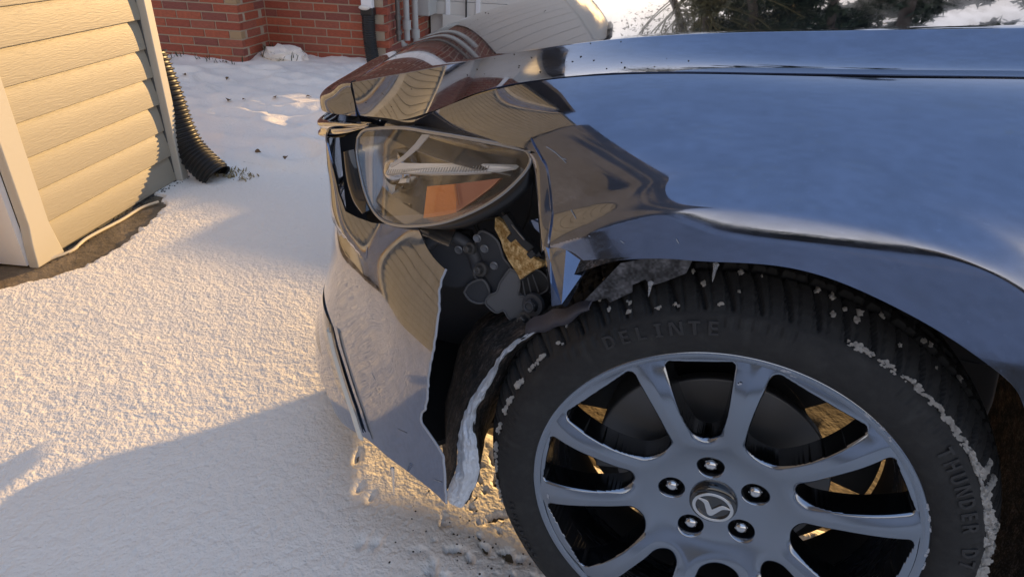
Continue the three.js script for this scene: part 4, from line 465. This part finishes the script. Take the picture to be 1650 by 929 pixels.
// headlight
{
  const lamp = group('headlight', car), c = V(0, 0, 0); D.lens.forEach((p) => c.add(v3(p))); c.multiplyScalar(1 / D.lens.length);
  const zl = spl([-0.78, -0.73, -0.66, -0.6, -0.5, -0.4, -0.3, -0.25], [-0.375, -0.335, -0.278, -0.235, -0.172, -0.12, -0.083, -0.07]), lensZ = (x, y) => zl(x) - (y - 0.66) * 0.2;
  const ring = curve([...D.lens, D.lens[0]]);
  const bowl = (dz, rho0 = 0) => sheet((u, v) => { const p = ring(u), t = mix(rho0, 1, v), x = mix(c.x, p.x, t), y = mix(c.y, p.y, t); return V(x - dz(t) * 0.0, y, lensZ(x, y) + dz(t)); }, 90, 14);
  mesh('lens', bowl((t) => 0.010 * (1 - t * t)), M.lens, lamp);
  mesh('housing', bowl((t) => -0.004 - 0.075 * (1 - Math.pow(t, 5))), M.lampDark, lamp);
  for (const [y0, m, dz] of [[0.705, M.lampDark, -0.03], [0.60, M.lampDark, -0.015]]) mesh('inner_step', shell((u, v) => { const x = mix(-0.655 + 0.4 * Math.abs(y0 - 0.66), mix(-0.44, -0.345, ss(0.6, 0.7, y0)), u), y = y0 - 0.017 * v + 0.02 * u * ss(0.6, 0.7, y0); return V(x, y, lensZ(x, y) + dz - 0.022 * (1 - v) + 0.01 * Math.sin(u * 3.1)); }, 24, 5, 0.002), m, lamp);
  mesh('lower_bezel', loft(D.bezel_in, D.bezel_out, 40, 8, 0.002, (p, u, v) => p.add(V(0, 0, 0.004 * Math.sin(v * 3.1)))), M.bezel, lamp);
  mesh('lamp_body', sheet((u, v) => { const p = ring(u), k = 1 - 0.35 * v; return V(mix(c.x, p.x, k) + 0.03 * v, mix(c.y, p.y, k), p.z - 0.01 - 0.12 * v); }, 70, 6), M.black, lamp);
  mesh('lens_rim', tube([...D.lens, D.lens[0]].map((p) => V(p[0], p[1], p[2] + 0.001)), 0.0028, 160, 6), M.lampGrey, lamp);
  mesh('light_guide', plate(D.led, 0.006), M.guide, lamp);
  mesh('inner_light_guide', plate(D.led_inner, 0.006), M.guide, lamp);
  mesh('trim_chip', plate(D.chip, 0.003), M.reflector, lamp);
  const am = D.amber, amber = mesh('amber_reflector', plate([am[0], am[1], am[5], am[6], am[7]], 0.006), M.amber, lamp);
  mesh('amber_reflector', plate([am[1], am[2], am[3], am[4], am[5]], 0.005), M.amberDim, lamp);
  mesh('amber_rib', tube(D.amber_split, 0.0016, 6, 6), M.amber, amber);
  mesh('lens_divider', plate(D.divider, 0.002), new THREE.MeshPhysicalMaterial({ color: lin(0.75, 0.76, 0.78), roughness: 0.25, transmission: 0.5, thickness: 0, side: THREE.DoubleSide }), lamp);
  for (const [x, y] of [[-0.60, 0.632]]) { const z = lensZ(x, y) - 0.06; const o = mesh('projector', new THREE.LatheGeometry([[0.0, 0.03], [0.012, 0.028], [0.022, 0.02], [0.027, 0.008], [0.030, 0.004], [0.036, 0.006], [0.038, -0.02]].map(([a, b]) => new THREE.Vector2(a, b)), 32).rotateX(Math.PI / 2).rotateY(-0.75), M.reflector, lamp); o.position.set(x, y, z); }
  const ribs = []; for (let i = 0; i < 40; i++) { const a = v3(D.led[10]).lerp(v3(D.led[6]), i / 40), b = a.clone().add(V(0.004, 0.010, 0)); ribs.push(tube([a.add(V(0, 0.001, 0.003)), b.add(V(0, 0, 0.003))], 0.0006, 2, 4)); }
  mesh('guide_ribs', ribs, M.lampGrey, lamp);
}
// behind the torn bumper
{
  const m = group('headlight_mount', car);
  mesh('bracket_plate', plate(D.bracket, 0.004), M.bracket, m);
  mesh('bracket_arm', plate(D.bracket_arm, 0.012), M.bracketDark, m);
  mesh('bracket_pad', plate(D.pad, 0.014), M.bracketDark, m);
  mesh('sun_tinted_bracket', plate(D.tan, 0.008), M.tan, m);  // sunlight is put into this bracket's colour
  mesh('vent_frame', plate(D.vent, 0.01), M.black, m);
  D.ribs.forEach((r) => mesh('vent_rib', tube(r, 0.0011, 4, 5), M.bracket, m));
  D.bolts.forEach((b, i) => { const r = [0.011, 0.017, 0.012, 0.009][i]; const o = mesh('bolt', [new THREE.CylinderGeometry(r, r * 1.08, 0.006, 24).rotateX(Math.PI / 2), new THREE.CylinderGeometry(r * 0.66, r * 0.66, 0.016, 6).rotateX(Math.PI / 2).translate(0, 0, 0.005), new THREE.TorusGeometry(r * 0.42, r * 0.14, 8, 18).translate(0, 0, 0.0135)], i === 1 ? M.bracketDark : M.dullsteel, m); o.position.set(b[0], b[1], b[2] + 0.004); o.rotation.set(-0.25, -0.2, i); });
  for (const [k, r] of [['bracket', 0.0016], ['bracket_arm', 0.002], ['pad', 0.002], ['vent', 0.0014]]) mesh('edge_rib', tube([...D[k], D[k][0]].map((p) => V(p[0], p[1], p[2] + 0.0012)), r, 90, 5), M.bracket, m);
  [[[-0.40, 0.60, -0.24], [-0.43, 0.59, -0.22], [-0.41, 0.56, -0.21], [-0.45, 0.50, -0.20]], [[-0.47, 0.58, -0.22], [-0.45, 0.56, -0.19], [-0.40, 0.58, -0.19], [-0.36, 0.61, -0.21]], [[-0.33, 0.70, -0.19], [-0.34, 0.62, -0.2], [-0.39, 0.52, -0.22]]].forEach((c, i) => mesh('wiring', tube(c.map(v3), 0.0035 - i * 0.0008, 40, 7), i === 1 ? M.bracket : M.black, m));
  for (const [x, y] of [[-0.388, 0.585], [-0.372, 0.560], [-0.40, 0.60], [-0.43, 0.575]]) { const o = mesh('screw_head', [new THREE.CylinderGeometry(0.0042, 0.0046, 0.004, 12).rotateX(Math.PI / 2), new THREE.TorusGeometry(0.0055, 0.0012, 6, 16)], M.steel, m); o.position.set(x, y, -0.150); }
  mesh('foam_scrap', plate([[-0.462, 0.585, -0.19], [-0.43, 0.59, -0.19], [-0.415, 0.57, -0.18], [-0.43, 0.55, -0.185], [-0.455, 0.56, -0.19]], 0.01), M.dark, m);
  mesh('spring_rod', tube(D.rod, 0.0016, 6, 6), M.steel, m);
  mesh('inner_shard', plate(D.shard, 0.002), M.paint, m);
  mesh('mount_rail', plate(D.frame_rail, 0.012), M.black, m);
  D.clips.forEach((p) => { const o = mesh('clip', box(0.012, 0.010, 0.014, 0, 0, 0, 0.002), M.black, m); o.position.copy(v3(p)); o.rotation.z = 0.8; });
  mesh('inner_wall', box(0.02, 0.34, 0.3, -0.30, 0.55, -0.34), M.primer, m);
  mesh('void_backing', box(0.42, 0.46, 0.02, -0.50, 0.44, -0.42), M.primer, m);  // added panel closing the dark void behind the torn bumper
  mesh('horn', [new THREE.TorusGeometry(0.045, 0.011, 10, 30, 2.6), new THREE.CylinderGeometry(0.044, 0.044, 0.02, 24).rotateX(Math.PI / 2).translate(0, 0, -0.01)], M.bracketDark, m).position.set(-0.452, 0.54, -0.17);
}
// wheel house
{
  const wh = group('wheel_house', car);
  const A = (r, z0, z1, a0, a1, nr = 40) => sheet((u, v) => { const a = mix(a0, a1, u) * Math.PI / 180, R = r - 0.019 * ss(0.10, 0, v) + 0.003 * n3(u * 14, v * 6, 1) * ss(0, 0.1, v); return V(R * Math.cos(a), 0.336 + R * Math.sin(a), mix(z0, z1, v)); }, nr, 10, 5, 2);
  mesh('arch_liner', A(0.398, -0.010, -0.36, -25, 128), M.liner, wh);
  mesh('inner_wall', box(1.0, 0.42, 0.02, 0.08, 0.62, -0.375), M.primer, wh);
  mesh('inner_wall', box(0.4, 0.40, 0.02, 0.53, 0.24, -0.372), M.primer, wh);  // added to keep lit ground from showing past the tyre
  mesh('arch_panel', plate(D.arch_panel, 0.002), M.archMetal, wh);
  mesh('liner_lip', loft(D.liner_lip_top, D.liner_lip_bot, 40, 8, 0.002, (p, u, v) => p.add(V(0, 0.002 * Math.sin(u * 17), 0.008 * Math.sin(v * 3.1)))), M.lipPlastic, wh);
  const rough = (k) => (p, u, v) => p.add(V(0.004 * n3(u * 9, v * 7, k), 0.003 * n3(u * 12, v * 9, k + 3), 0.005 * n3(u * 8, v * 8, k + 6)));
  mesh('torn_liner', loft(D.crustL, D.linerA, 60, 26, 0.0025, rough(1)), M.liner, wh);
  mesh('torn_liner', loft(D.crustR, D.linerB, 60, 26, 0.0025, rough(4)), M.liner, wh);
  mesh('engine_bay_block', box(1.5, 0.20, 1.1, 0.05, 0.50, -1.0), M.primer, wh);  // plain unseen block, keeps light and sight from passing through
  mesh('far_shade_panel', box(2.6, 0.36, 0.03, 0.82, 0.480, -1.70), M.primer, wh);  // unseen; lower edge set to shape the sun patches under the car
}
// wheel
const wheelPos = V(0, 0.335, 0), camber = -0.041;
{
  const w = group('wheel', car); w.position.copy(wheelPos); w.rotation.x = camber;
  const PH = 104 * Math.PI / 180, S5 = Math.PI * 2 / 5, deg = Math.PI / 180;
  // the outlines of the two kinds of window, x along the radius
  const outline = (hw, r0, r1) => { const up = [], n = 44; for (let i = 0; i <= n; i++) { const r = mix(r0, r1, (1 - Math.cos(Math.PI * i / n)) / 2), cap = Math.sqrt(Math.max(0, Math.min(1, 1 - (1 - Math.min(1, (r - r0) / 0.013)) ** 2))) * (r > r1 - 0.006 ? Math.sqrt(Math.max(0, 1 - ((r - r1 + 0.006) / 0.006) ** 2)) * 0.12 + 0.88 : 1); const a = hw(r) * deg * cap; up.push([r * Math.cos(a), r * Math.sin(a)]); } return [...up, ...up.slice().reverse().map(([x, y]) => [x, -y])]; };
  const narrow = outline(spl([0.10, 0.125, 0.157, 0.20, 0.236], [4.6, 7.8, 9.6, 9.9, 10.0]), 0.112, 0.2335), wide = outline(spl([0.10, 0.13, 0.165, 0.20, 0.236], [9.2, 13.6, 15.5, 15.6, 15.0]), 0.104, 0.2325);
  const sd = (pg, x, y) => { let d = 1e9, s = 1; for (let i = 0, j = pg.length - 1; i < pg.length; j = i++) { const [ax, ay] = pg[j], [bx, by] = pg[i], ex = bx - ax, ey = by - ay, wx = x - ax, wy = y - ay, t = Math.min(Math.max((wx * ex + wy * ey) / (ex * ex + ey * ey + 1e-12), 0), 1), px = wx - ex * t, py = wy - ey * t; d = Math.min(d, px * px + py * py); if ((ay > y) !== (by > y) && x < (bx - ax) * (y - ay) / (by - ay + 1e-15) + ax) s = -s; } return s * Math.sqrt(d); };
  const local = (r, th, c) => { let a = (th - PH - c) % S5; if (a > S5 / 2) a -= S5; if (a < -S5 / 2) a += S5; return [r * Math.cos(a), r * Math.sin(a)]; };
  const faceZ = spl([0, 0.045, 0.062, 0.085, 0.11, 0.14, 0.175, 0.21, 0.245], [-0.030, -0.030, -0.029, -0.0225, -0.0125, -0.0035, 0.0022, 0.0022, -0.0045]);
  const nr = 150, na = 900, r0 = 0.028, r1 = 0.2405, pos = [], sdf = [], idx = [];
  for (let j = 0; j <= nr; j++) for (let i = 0; i <= na; i++) {
    const r = mix(r0, r1, j / nr), th = i / na * 2 * Math.PI, [x1, y1] = local(r, th, 0), [x2, y2] = local(r, th, S5 / 2);
    const dn = sd(narrow, x1, y1), dw = sd(wide, x2, y2), d = Math.min(dn, dw), lug = Math.hypot(x1 - 0.0571, y1) - 0.0165;
    const R = 0.0038 + 0.009 * ss(0.145, 0.10, r) * (dn < dw ? 1 : 0.5);
    let z = faceZ(r) - 0.0034 * (1 - Math.min(Math.max(d, 0) / 0.019, 1)) ** 1.3 * ss(0.07, 0.12, r); if (d < R) z -= R - Math.sqrt(Math.max(0, R * R - (R - Math.max(d, 0)) ** 2)); if (d <= 0) z = faceZ(r) - 0.040;
    if (lug < 0.003) { const q = 0.003 - lug; z -= lug < 0 ? 0.003 + 0.026 * ss(0, 0.004, -lug) : 0.003 - Math.sqrt(Math.max(0, 9e-6 - q * q)); }
    pos.push(r * Math.cos(th), r * Math.sin(th), z); sdf.push(d);
  }
  for (let j = 0; j < nr; j++) for (let i = 0; i < na; i++) { const a = j * (na + 1) + i, b = a + 1, c = a + na + 1, e = c + 1; if (Math.max(sdf[a], sdf[b], sdf[c], sdf[e]) <= 0) continue; idx.push(a, b, c, b, e, c); }
  // pull the rim of each window on to its outline, then hang its wall below
  const D2 = (x, y) => { const r = Math.hypot(x, y), th = Math.atan2(y, x) + 2 * Math.PI, [x1, y1] = local(r, th, 0), [x2, y2] = local(r, th, S5 / 2); return Math.min(sd(narrow, x1, y1), sd(wide, x2, y2)); };
  const used = new Set(idx); for (const k of used) if (sdf[k] <= 0) { let x = pos[k * 3], y = pos[k * 3 + 1]; for (let it = 0; it < 2; it++) { const d0 = D2(x, y), gx = (D2(x + 1e-4, y) - d0) / 1e-4, gy = (D2(x, y + 1e-4) - d0) / 1e-4, l = gx * gx + gy * gy + 1e-9; x -= (d0 + 0.0003) * gx / l; y -= (d0 + 0.0003) * gy / l; } pos[k * 3] = x; pos[k * 3 + 1] = y; }
  for (let i = 0; i < idx.length; i += 3) { const t = idx[i]; idx[i] = idx[i + 1]; idx[i + 1] = t; }
  const face = geo(pos, idx);
  const lathe = (pts, n = 160) => new THREE.LatheGeometry(pts.map(([r, z]) => new THREE.Vector2(r, z)), n).rotateX(Math.PI / 2);
  const rim = mesh('rim', [face, lathe([[0.2385, -0.0035], [0.242, -0.0015], [0.2465, 0.0], [0.250, -0.002], [0.2515, -0.008], [0.2495, -0.015], [0.244, -0.022]]), lathe([[0.2388, -0.0045], [0.2372, -0.012], [0.2345, -0.03], [0.2315, -0.058], [0.2275, -0.085], [0.225, -0.105]])], M.rim, w);
  mesh('rim_barrel', lathe([[0.2410, -0.03], [0.2345, -0.056], [0.2285, -0.088], [0.222, -0.13], [0.228, -0.18], [0.246, -0.20]]), M.barrel, w);
  const back = []; { const p2 = pos.slice(); for (const k of used) p2[k * 3 + 2] = Math.min(faceZ(Math.hypot(pos[k * 3], pos[k * 3 + 1])) - 0.036, -0.036); back.push(geo(p2, idx)); }
  mesh('rim_back', back, M.barrel, w);
  for (let k = 0; k < 5; k++) {
    const a = PH + k * S5, x = 0.0571 * Math.cos(a), y = 0.0571 * Math.sin(a);
    mesh('lug_pocket', lathe([[0.0166, -0.032], [0.0158, -0.036], [0.0155, -0.0515], [0, -0.0515]], 32), M.barrel, w).position.set(x, y, 0);
    const n = mesh('lug_nut', [new THREE.CylinderGeometry(0.0088, 0.0098, 0.024, 6).rotateX(Math.PI / 2), lathe([[0, 0.017], [0.004, 0.0165], [0.007, 0.0145], [0.0082, 0.0115]], 20)], M.nut, w); n.position.set(x, y, -0.0465); n.rotation.z = k;
  }
  mesh('centre_cap', lathe([[0, -0.0185], [0.022, -0.0195], [0.029, -0.0215], [0.0315, -0.0245], [0.032, -0.03]], 64), M.cap, w);
  const ring = new THREE.Shape(); ring.absellipse(0, 0, 0.0235, 0.0205, 0, Math.PI * 2); const hole = new THREE.Path(); hole.absellipse(0, 0, 0.0203, 0.0174, 0, Math.PI * 2); ring.holes.push(hole);
  const wing = new THREE.Shape(); wing.moveTo(-0.0205, 0.0055); wing.bezierCurveTo(-0.014, 0.0088, -0.008, 0.0085, -0.0055, 0.004); wing.lineTo(0, -0.0035); wing.lineTo(0.0055, 0.004); wing.bezierCurveTo(0.008, 0.0085, 0.014, 0.0088, 0.0205, 0.0055); wing.bezierCurveTo(0.016, 0.005, 0.011, 0.004, 0.009, -0.0005); wing.lineTo(0.0035, -0.0105); wing.bezierCurveTo(0.0015, -0.0135, -0.0015, -0.0135, -0.0035, -0.0105); wing.lineTo(-0.009, -0.0005); wing.bezierCurveTo(-0.011, 0.004, -0.016, 0.005, -0.0205, 0.0055);
  const ex = { depth: 0.0022, bevelEnabled: true, bevelSize: 0.0004, bevelThickness: 0.0006, bevelSegments: 2, curveSegments: 40 };
  mesh('emblem', [new THREE.ExtrudeGeometry(ring, ex), new THREE.ExtrudeGeometry(wing, ex)].map((q) => q.scale(1.13, 1.13, 1).rotateZ(-0.12).translate(0, 0, -0.0195)), M.nut, w);
  const chips = []; for (const [a, r, n] of [[81, 0.2435, 5], [79, 0.2415, 4], [57, 0.246, 5], [53, 0.2475, 6], [49, 0.245, 4], [25, 0.2485, 7], [21, 0.248, 8], [18, 0.2485, 5], [9, 0.2475, 6], [4, 0.248, 6], [192, 0.228, 4], [93, 0.212, 2]]) for (let i = 0; i < n; i++) { const g = new THREE.IcosahedronGeometry(rr(0.0008, 0.0022), 0).scale(1, rr(0.8, 2), 0.35), b = (a + rr(-1.4, 1.4)) * deg, q = r + rr(-0.0014, 0.0012); chips.push(g.rotateZ(b).translate(q * Math.cos(b), q * Math.sin(b), faceZ(Math.min(q, 0.243)) + (q > 0.242 ? 0.0036 : 0.0004))); }
  mesh('kerb_chips', chips, M.paintEdge, rim).userData.kind = 'stuff';
  mesh('brake_disc', lathe([[0.05, -0.10], [0.148, -0.10], [0.150, -0.104], [0.148, -0.122], [0.05, -0.122]], 96), M.dullsteel, w);
  mesh('hub', lathe([[0, -0.06], [0.07, -0.062], [0.075, -0.075], [0.076, -0.10]], 48), M.barrel, w);
  const cal = new THREE.Shape(); cal.absarc(0, 0, 0.172, 2.25, 3.35, false); cal.absarc(0, 0, 0.095, 3.35, 2.25, true);
  mesh('brake_caliper', new THREE.ExtrudeGeometry(cal, { depth: 0.07, bevelEnabled: true, bevelSize: 0.004, bevelThickness: 0.006, bevelSegments: 3 }).translate(0, 0, -0.155), M.dullsteel, w);
  mesh('dark_backing', [[0.05, 0.13, 0, 6.2832], [0.13, 0.226, 0.62, 2.35], [0.15, 0.226, -0.24, 0.36], [0.13, 0.226, 3.52, 2.25], [0.165, 0.226, 2.97, 0.24]].map(([a, b, t, l]) => new THREE.RingGeometry(a, b, 60, 1, t, l).translate(0, 0, -0.19)), M.black, w);  // added dark rings, left open where lit ground shows between the spokes
  mesh('track_arm', [tube([[-0.03, -0.06, -0.15], [0.12, -0.09, -0.24], [0.2, -0.10, -0.3]], 0.014, 12, 8), tube([[0, -0.12, -0.15], [-0.02, -0.14, -0.3]], 0.022, 8, 8)], M.dullsteel, w);
  // tyre
  const prof = curve([[0.2465, -0.004, 0], [0.2515, 0.0035, 0], [0.258, 0.0075, 0], [0.268, 0.0098, 0], [0.280, 0.0092, 0], [0.291, 0.006, 0], [0.300, 0.000, 0], [0.3075, -0.008, 0], [0.315, -0.019, 0], [0.323, -0.034, 0], [0.330, -0.053, 0], [0.3355, -0.08, 0], [0.3378, -0.11, 0], [0.3365, -0.145, 0], [0.331, -0.175, 0], [0.316, -0.20, 0], [0.28, -0.216, 0], [0.25, -0.20, 0]]);
  const NB = 62, tyreG = sheet((u, v) => {
    const p = prof(v), th = u * 2 * Math.PI; let r = p.x, z = p.y;
    const tread = ss(0.302, 0.309, r) * (z < 0 ? 1 : 0);
    if (tread > 0 && z > -0.19) { const ph = (th / (2 * Math.PI) * NB + z * 9 + (z < -0.08 ? 0.5 : 0)) % 1, k = Math.abs(ph < 0 ? ph + 0.5 : ph - 0.5); let d = 0.0065 * ss(0.085, 0.05, k) * tread; const ph2 = ((th / (2 * Math.PI) * NB * 2 + z * 9) % 1 + 1) % 1; d = Math.max(d, 0.0025 * ss(0.10, 0.05, Math.abs(ph2 - 0.5)) * tread); for (const q of [-0.062, -0.095, -0.128, -0.16]) d = Math.max(d, 0.007 * ss(0.0055, 0.004, Math.abs(z - q))); r -= d; z -= d * 0.35; }
    else { const q = Math.sin((r - 0.25) * 900); if (r > 0.288 && r < 0.299) z += 0.0008 * Math.sign(Math.sin(th * 120)) * (Math.sin(th * 9) > 0.2 ? 1 : 0); if (Math.abs(r - 0.2995) < 0.0012 || Math.abs(r - 0.265) < 0.001) z += 0.0012; }
    return V(r * Math.cos(th), r * Math.sin(th), z);
  }, 1240, 110, 9, 2);
  const tyre = mesh('tyre', tyreG, M.rubber, w);
  const font = await new FontLoader().loadAsync('fonts/droid/droid_sans_bold.typeface.json');
  const word = (text, mid, step, size, rBase, sx) => { const gs = []; [...text].forEach((ch, i) => { if (ch === ' ') return; const g = new TextGeometry(ch, { font, size, depth: 0.0022, curveSegments: 4, bevelEnabled: false }); g.computeBoundingBox(); g.translate(-(g.boundingBox.max.x + g.boundingBox.min.x) / 2, 0, 0).scale(sx, 1, 1); const a = (mid + (text.length / 2 - i - 0.5) * step) * deg; g.translate(0, rBase, 0); const p = g.attributes.position; for (let k = 0; k < p.count; k++) { const zz = 0.0080 + (p.getY(k) > 0.285 ? -(p.getY(k) - 0.285) * 0.25 : 0.001); p.setZ(k, p.getZ(k) + zz); } g.rotateZ(a - Math.PI / 2); gs.push(g); }); return gs; };
  mesh('lettering', [...word('DELINTE', 112.5, 4.2, 0.0165, 0.2775, 1.15), ...word('THUNDER D7', 25, 3.6, 0.0165, 0.2775, 0.95), ...word('225/45ZR19', 205, 2.2, 0.008, 0.281, 1)].map((g) => { g.computeVertexNormals(); return g; }), M.letters, tyre);
}
// snow packed on the tyre and ice on the torn liner
const onWheel = (r, a, z) => V(r * Math.cos(a), r * Math.sin(a), z).applyEuler(new THREE.Euler(camber, 0, 0)).add(wheelPos);
{
  const blob = (p, s, q, n) => { const g = new THREE.IcosahedronGeometry(1, 1), a = g.attributes.position; for (let i = 0; i < a.count; i++) { const k = 1 + 0.9 * n3(a.getX(i) * 1.9 + n, a.getY(i) * 1.6, a.getZ(i) * 1.6 + n * 2); a.setXYZ(i, a.getX(i) * k, a.getY(i) * k, a.getZ(i) * k); } g.scale(s[0], s[1], s[2]).rotateZ(q).translate(p.x, p.y, p.z); g.computeVertexNormals(); return g; };
  const gs = [], deg = Math.PI / 180;
  for (let a = 74; a > -25; a -= 0.2) { const k = Math.max(0, n3(a * 0.22, 3, 1) + 0.35 + 0.3 * ss(60, 20, a) - 0.35 * ss(66, 76, a)); if (k < 0.12) continue; const s = 0.0012 + 0.0032 * k * (0.6 + 0.6 * ss(50, 10, a)); gs.push(blob(onWheel(0.3045 + rr(-0.0045, 0.0045) * (0.4 + k), a * deg, -0.004 + rr(-0.003, 0.003)), [s * rr(0.6, 1.3), s * rr(0.9, 1.6), s * 0.45], a * deg, a)); if (n3(a * 0.5, 9, 2) > 0.33) for (let i = 0; i < 4; i++) gs.push(blob(onWheel(0.309 + i * 0.0034, a * deg, -0.010 - i * 0.006), [0.003, 0.003, 0.004], a, a + i)); }
  for (let a = 84; a < 200; a += 0.5) { const k = n3(a * 0.3, 5, 3) + (a > 140 ? 0.18 : -0.05); if (k < 0.16) continue; const s = 0.0012 + 0.004 * k; gs.push(blob(onWheel(0.3075 + rr(-0.002, 0.003), a * deg, -0.007 + rr(-0.003, 0.002)), [s, s * rr(0.8, 1.6), s], a * deg, a)); }
  for (let i = 0; i < 26; i++) { const a = rr(40, 130), t = rnd(), z = mix(-0.02, -0.08, t), s = rr(0.0012, 0.0035); gs.push(blob(onWheel(mix(0.3145, 0.3345, Math.sqrt(t)), a * deg, z), [s, s, s * 1.8], a, i)); }
  tag(mesh('tyre_snow', gs, M.snow), 'white snow packed along the shoulder of the front tyre', 'snow', null, 'stuff');
  const A = curve(D.crustL), B = curve(D.crustR), crust = sheet((u, v) => { const p = A(u).lerp(B(u), v), k = Math.sin(Math.PI * v), w = ss(0, 0.35, u); return p.add(V(0.003 * n3(u * 20, v * 3, 2), 0.004 * n3(u * 22, v * 4, 5), (0.003 + 0.014 * w) * Math.pow(Math.max(k, 0), 0.6) * (0.75 + 0.6 * n3(u * 16, v * 3, 8)) + 0.003 * n3(u * 50, v * 8, 1))); }, 120, 20);
  tag(mesh('frozen_snow', crust, std(lin(0.72, 0.76, 0.82), 0.55, 0, { bumpMap: fineBump, bumpScale: 0.002 })), 'frozen snow caked on the torn wheel arch liner edge', 'snow');
  ['icicle hanging from the bent flange inside the wheel arch', 'small icicle hanging from the torn liner lip', 'long icicle hanging under the torn bumper bottom', 'icicle hanging in front of the tyre tread'].forEach((label, i) => { const [a, b] = D.icicles[i].map(v3), l = a.distanceTo(b) + 0.006; const o = tag(mesh('icicle', new THREE.LatheGeometry([[0.0002, -l], [0.0012, -l * 0.8], [0.0018, -l * 0.5], [0.0022, -l * 0.3], [0.0036, 0], [0.0001, 0.002]].map(([x, y]) => new THREE.Vector2(x, y)), 12), M.ice), label, 'icicle'); o.position.copy(a).add(V(0, 0.004, 0)); });
}

renderer.render(scene, camera);
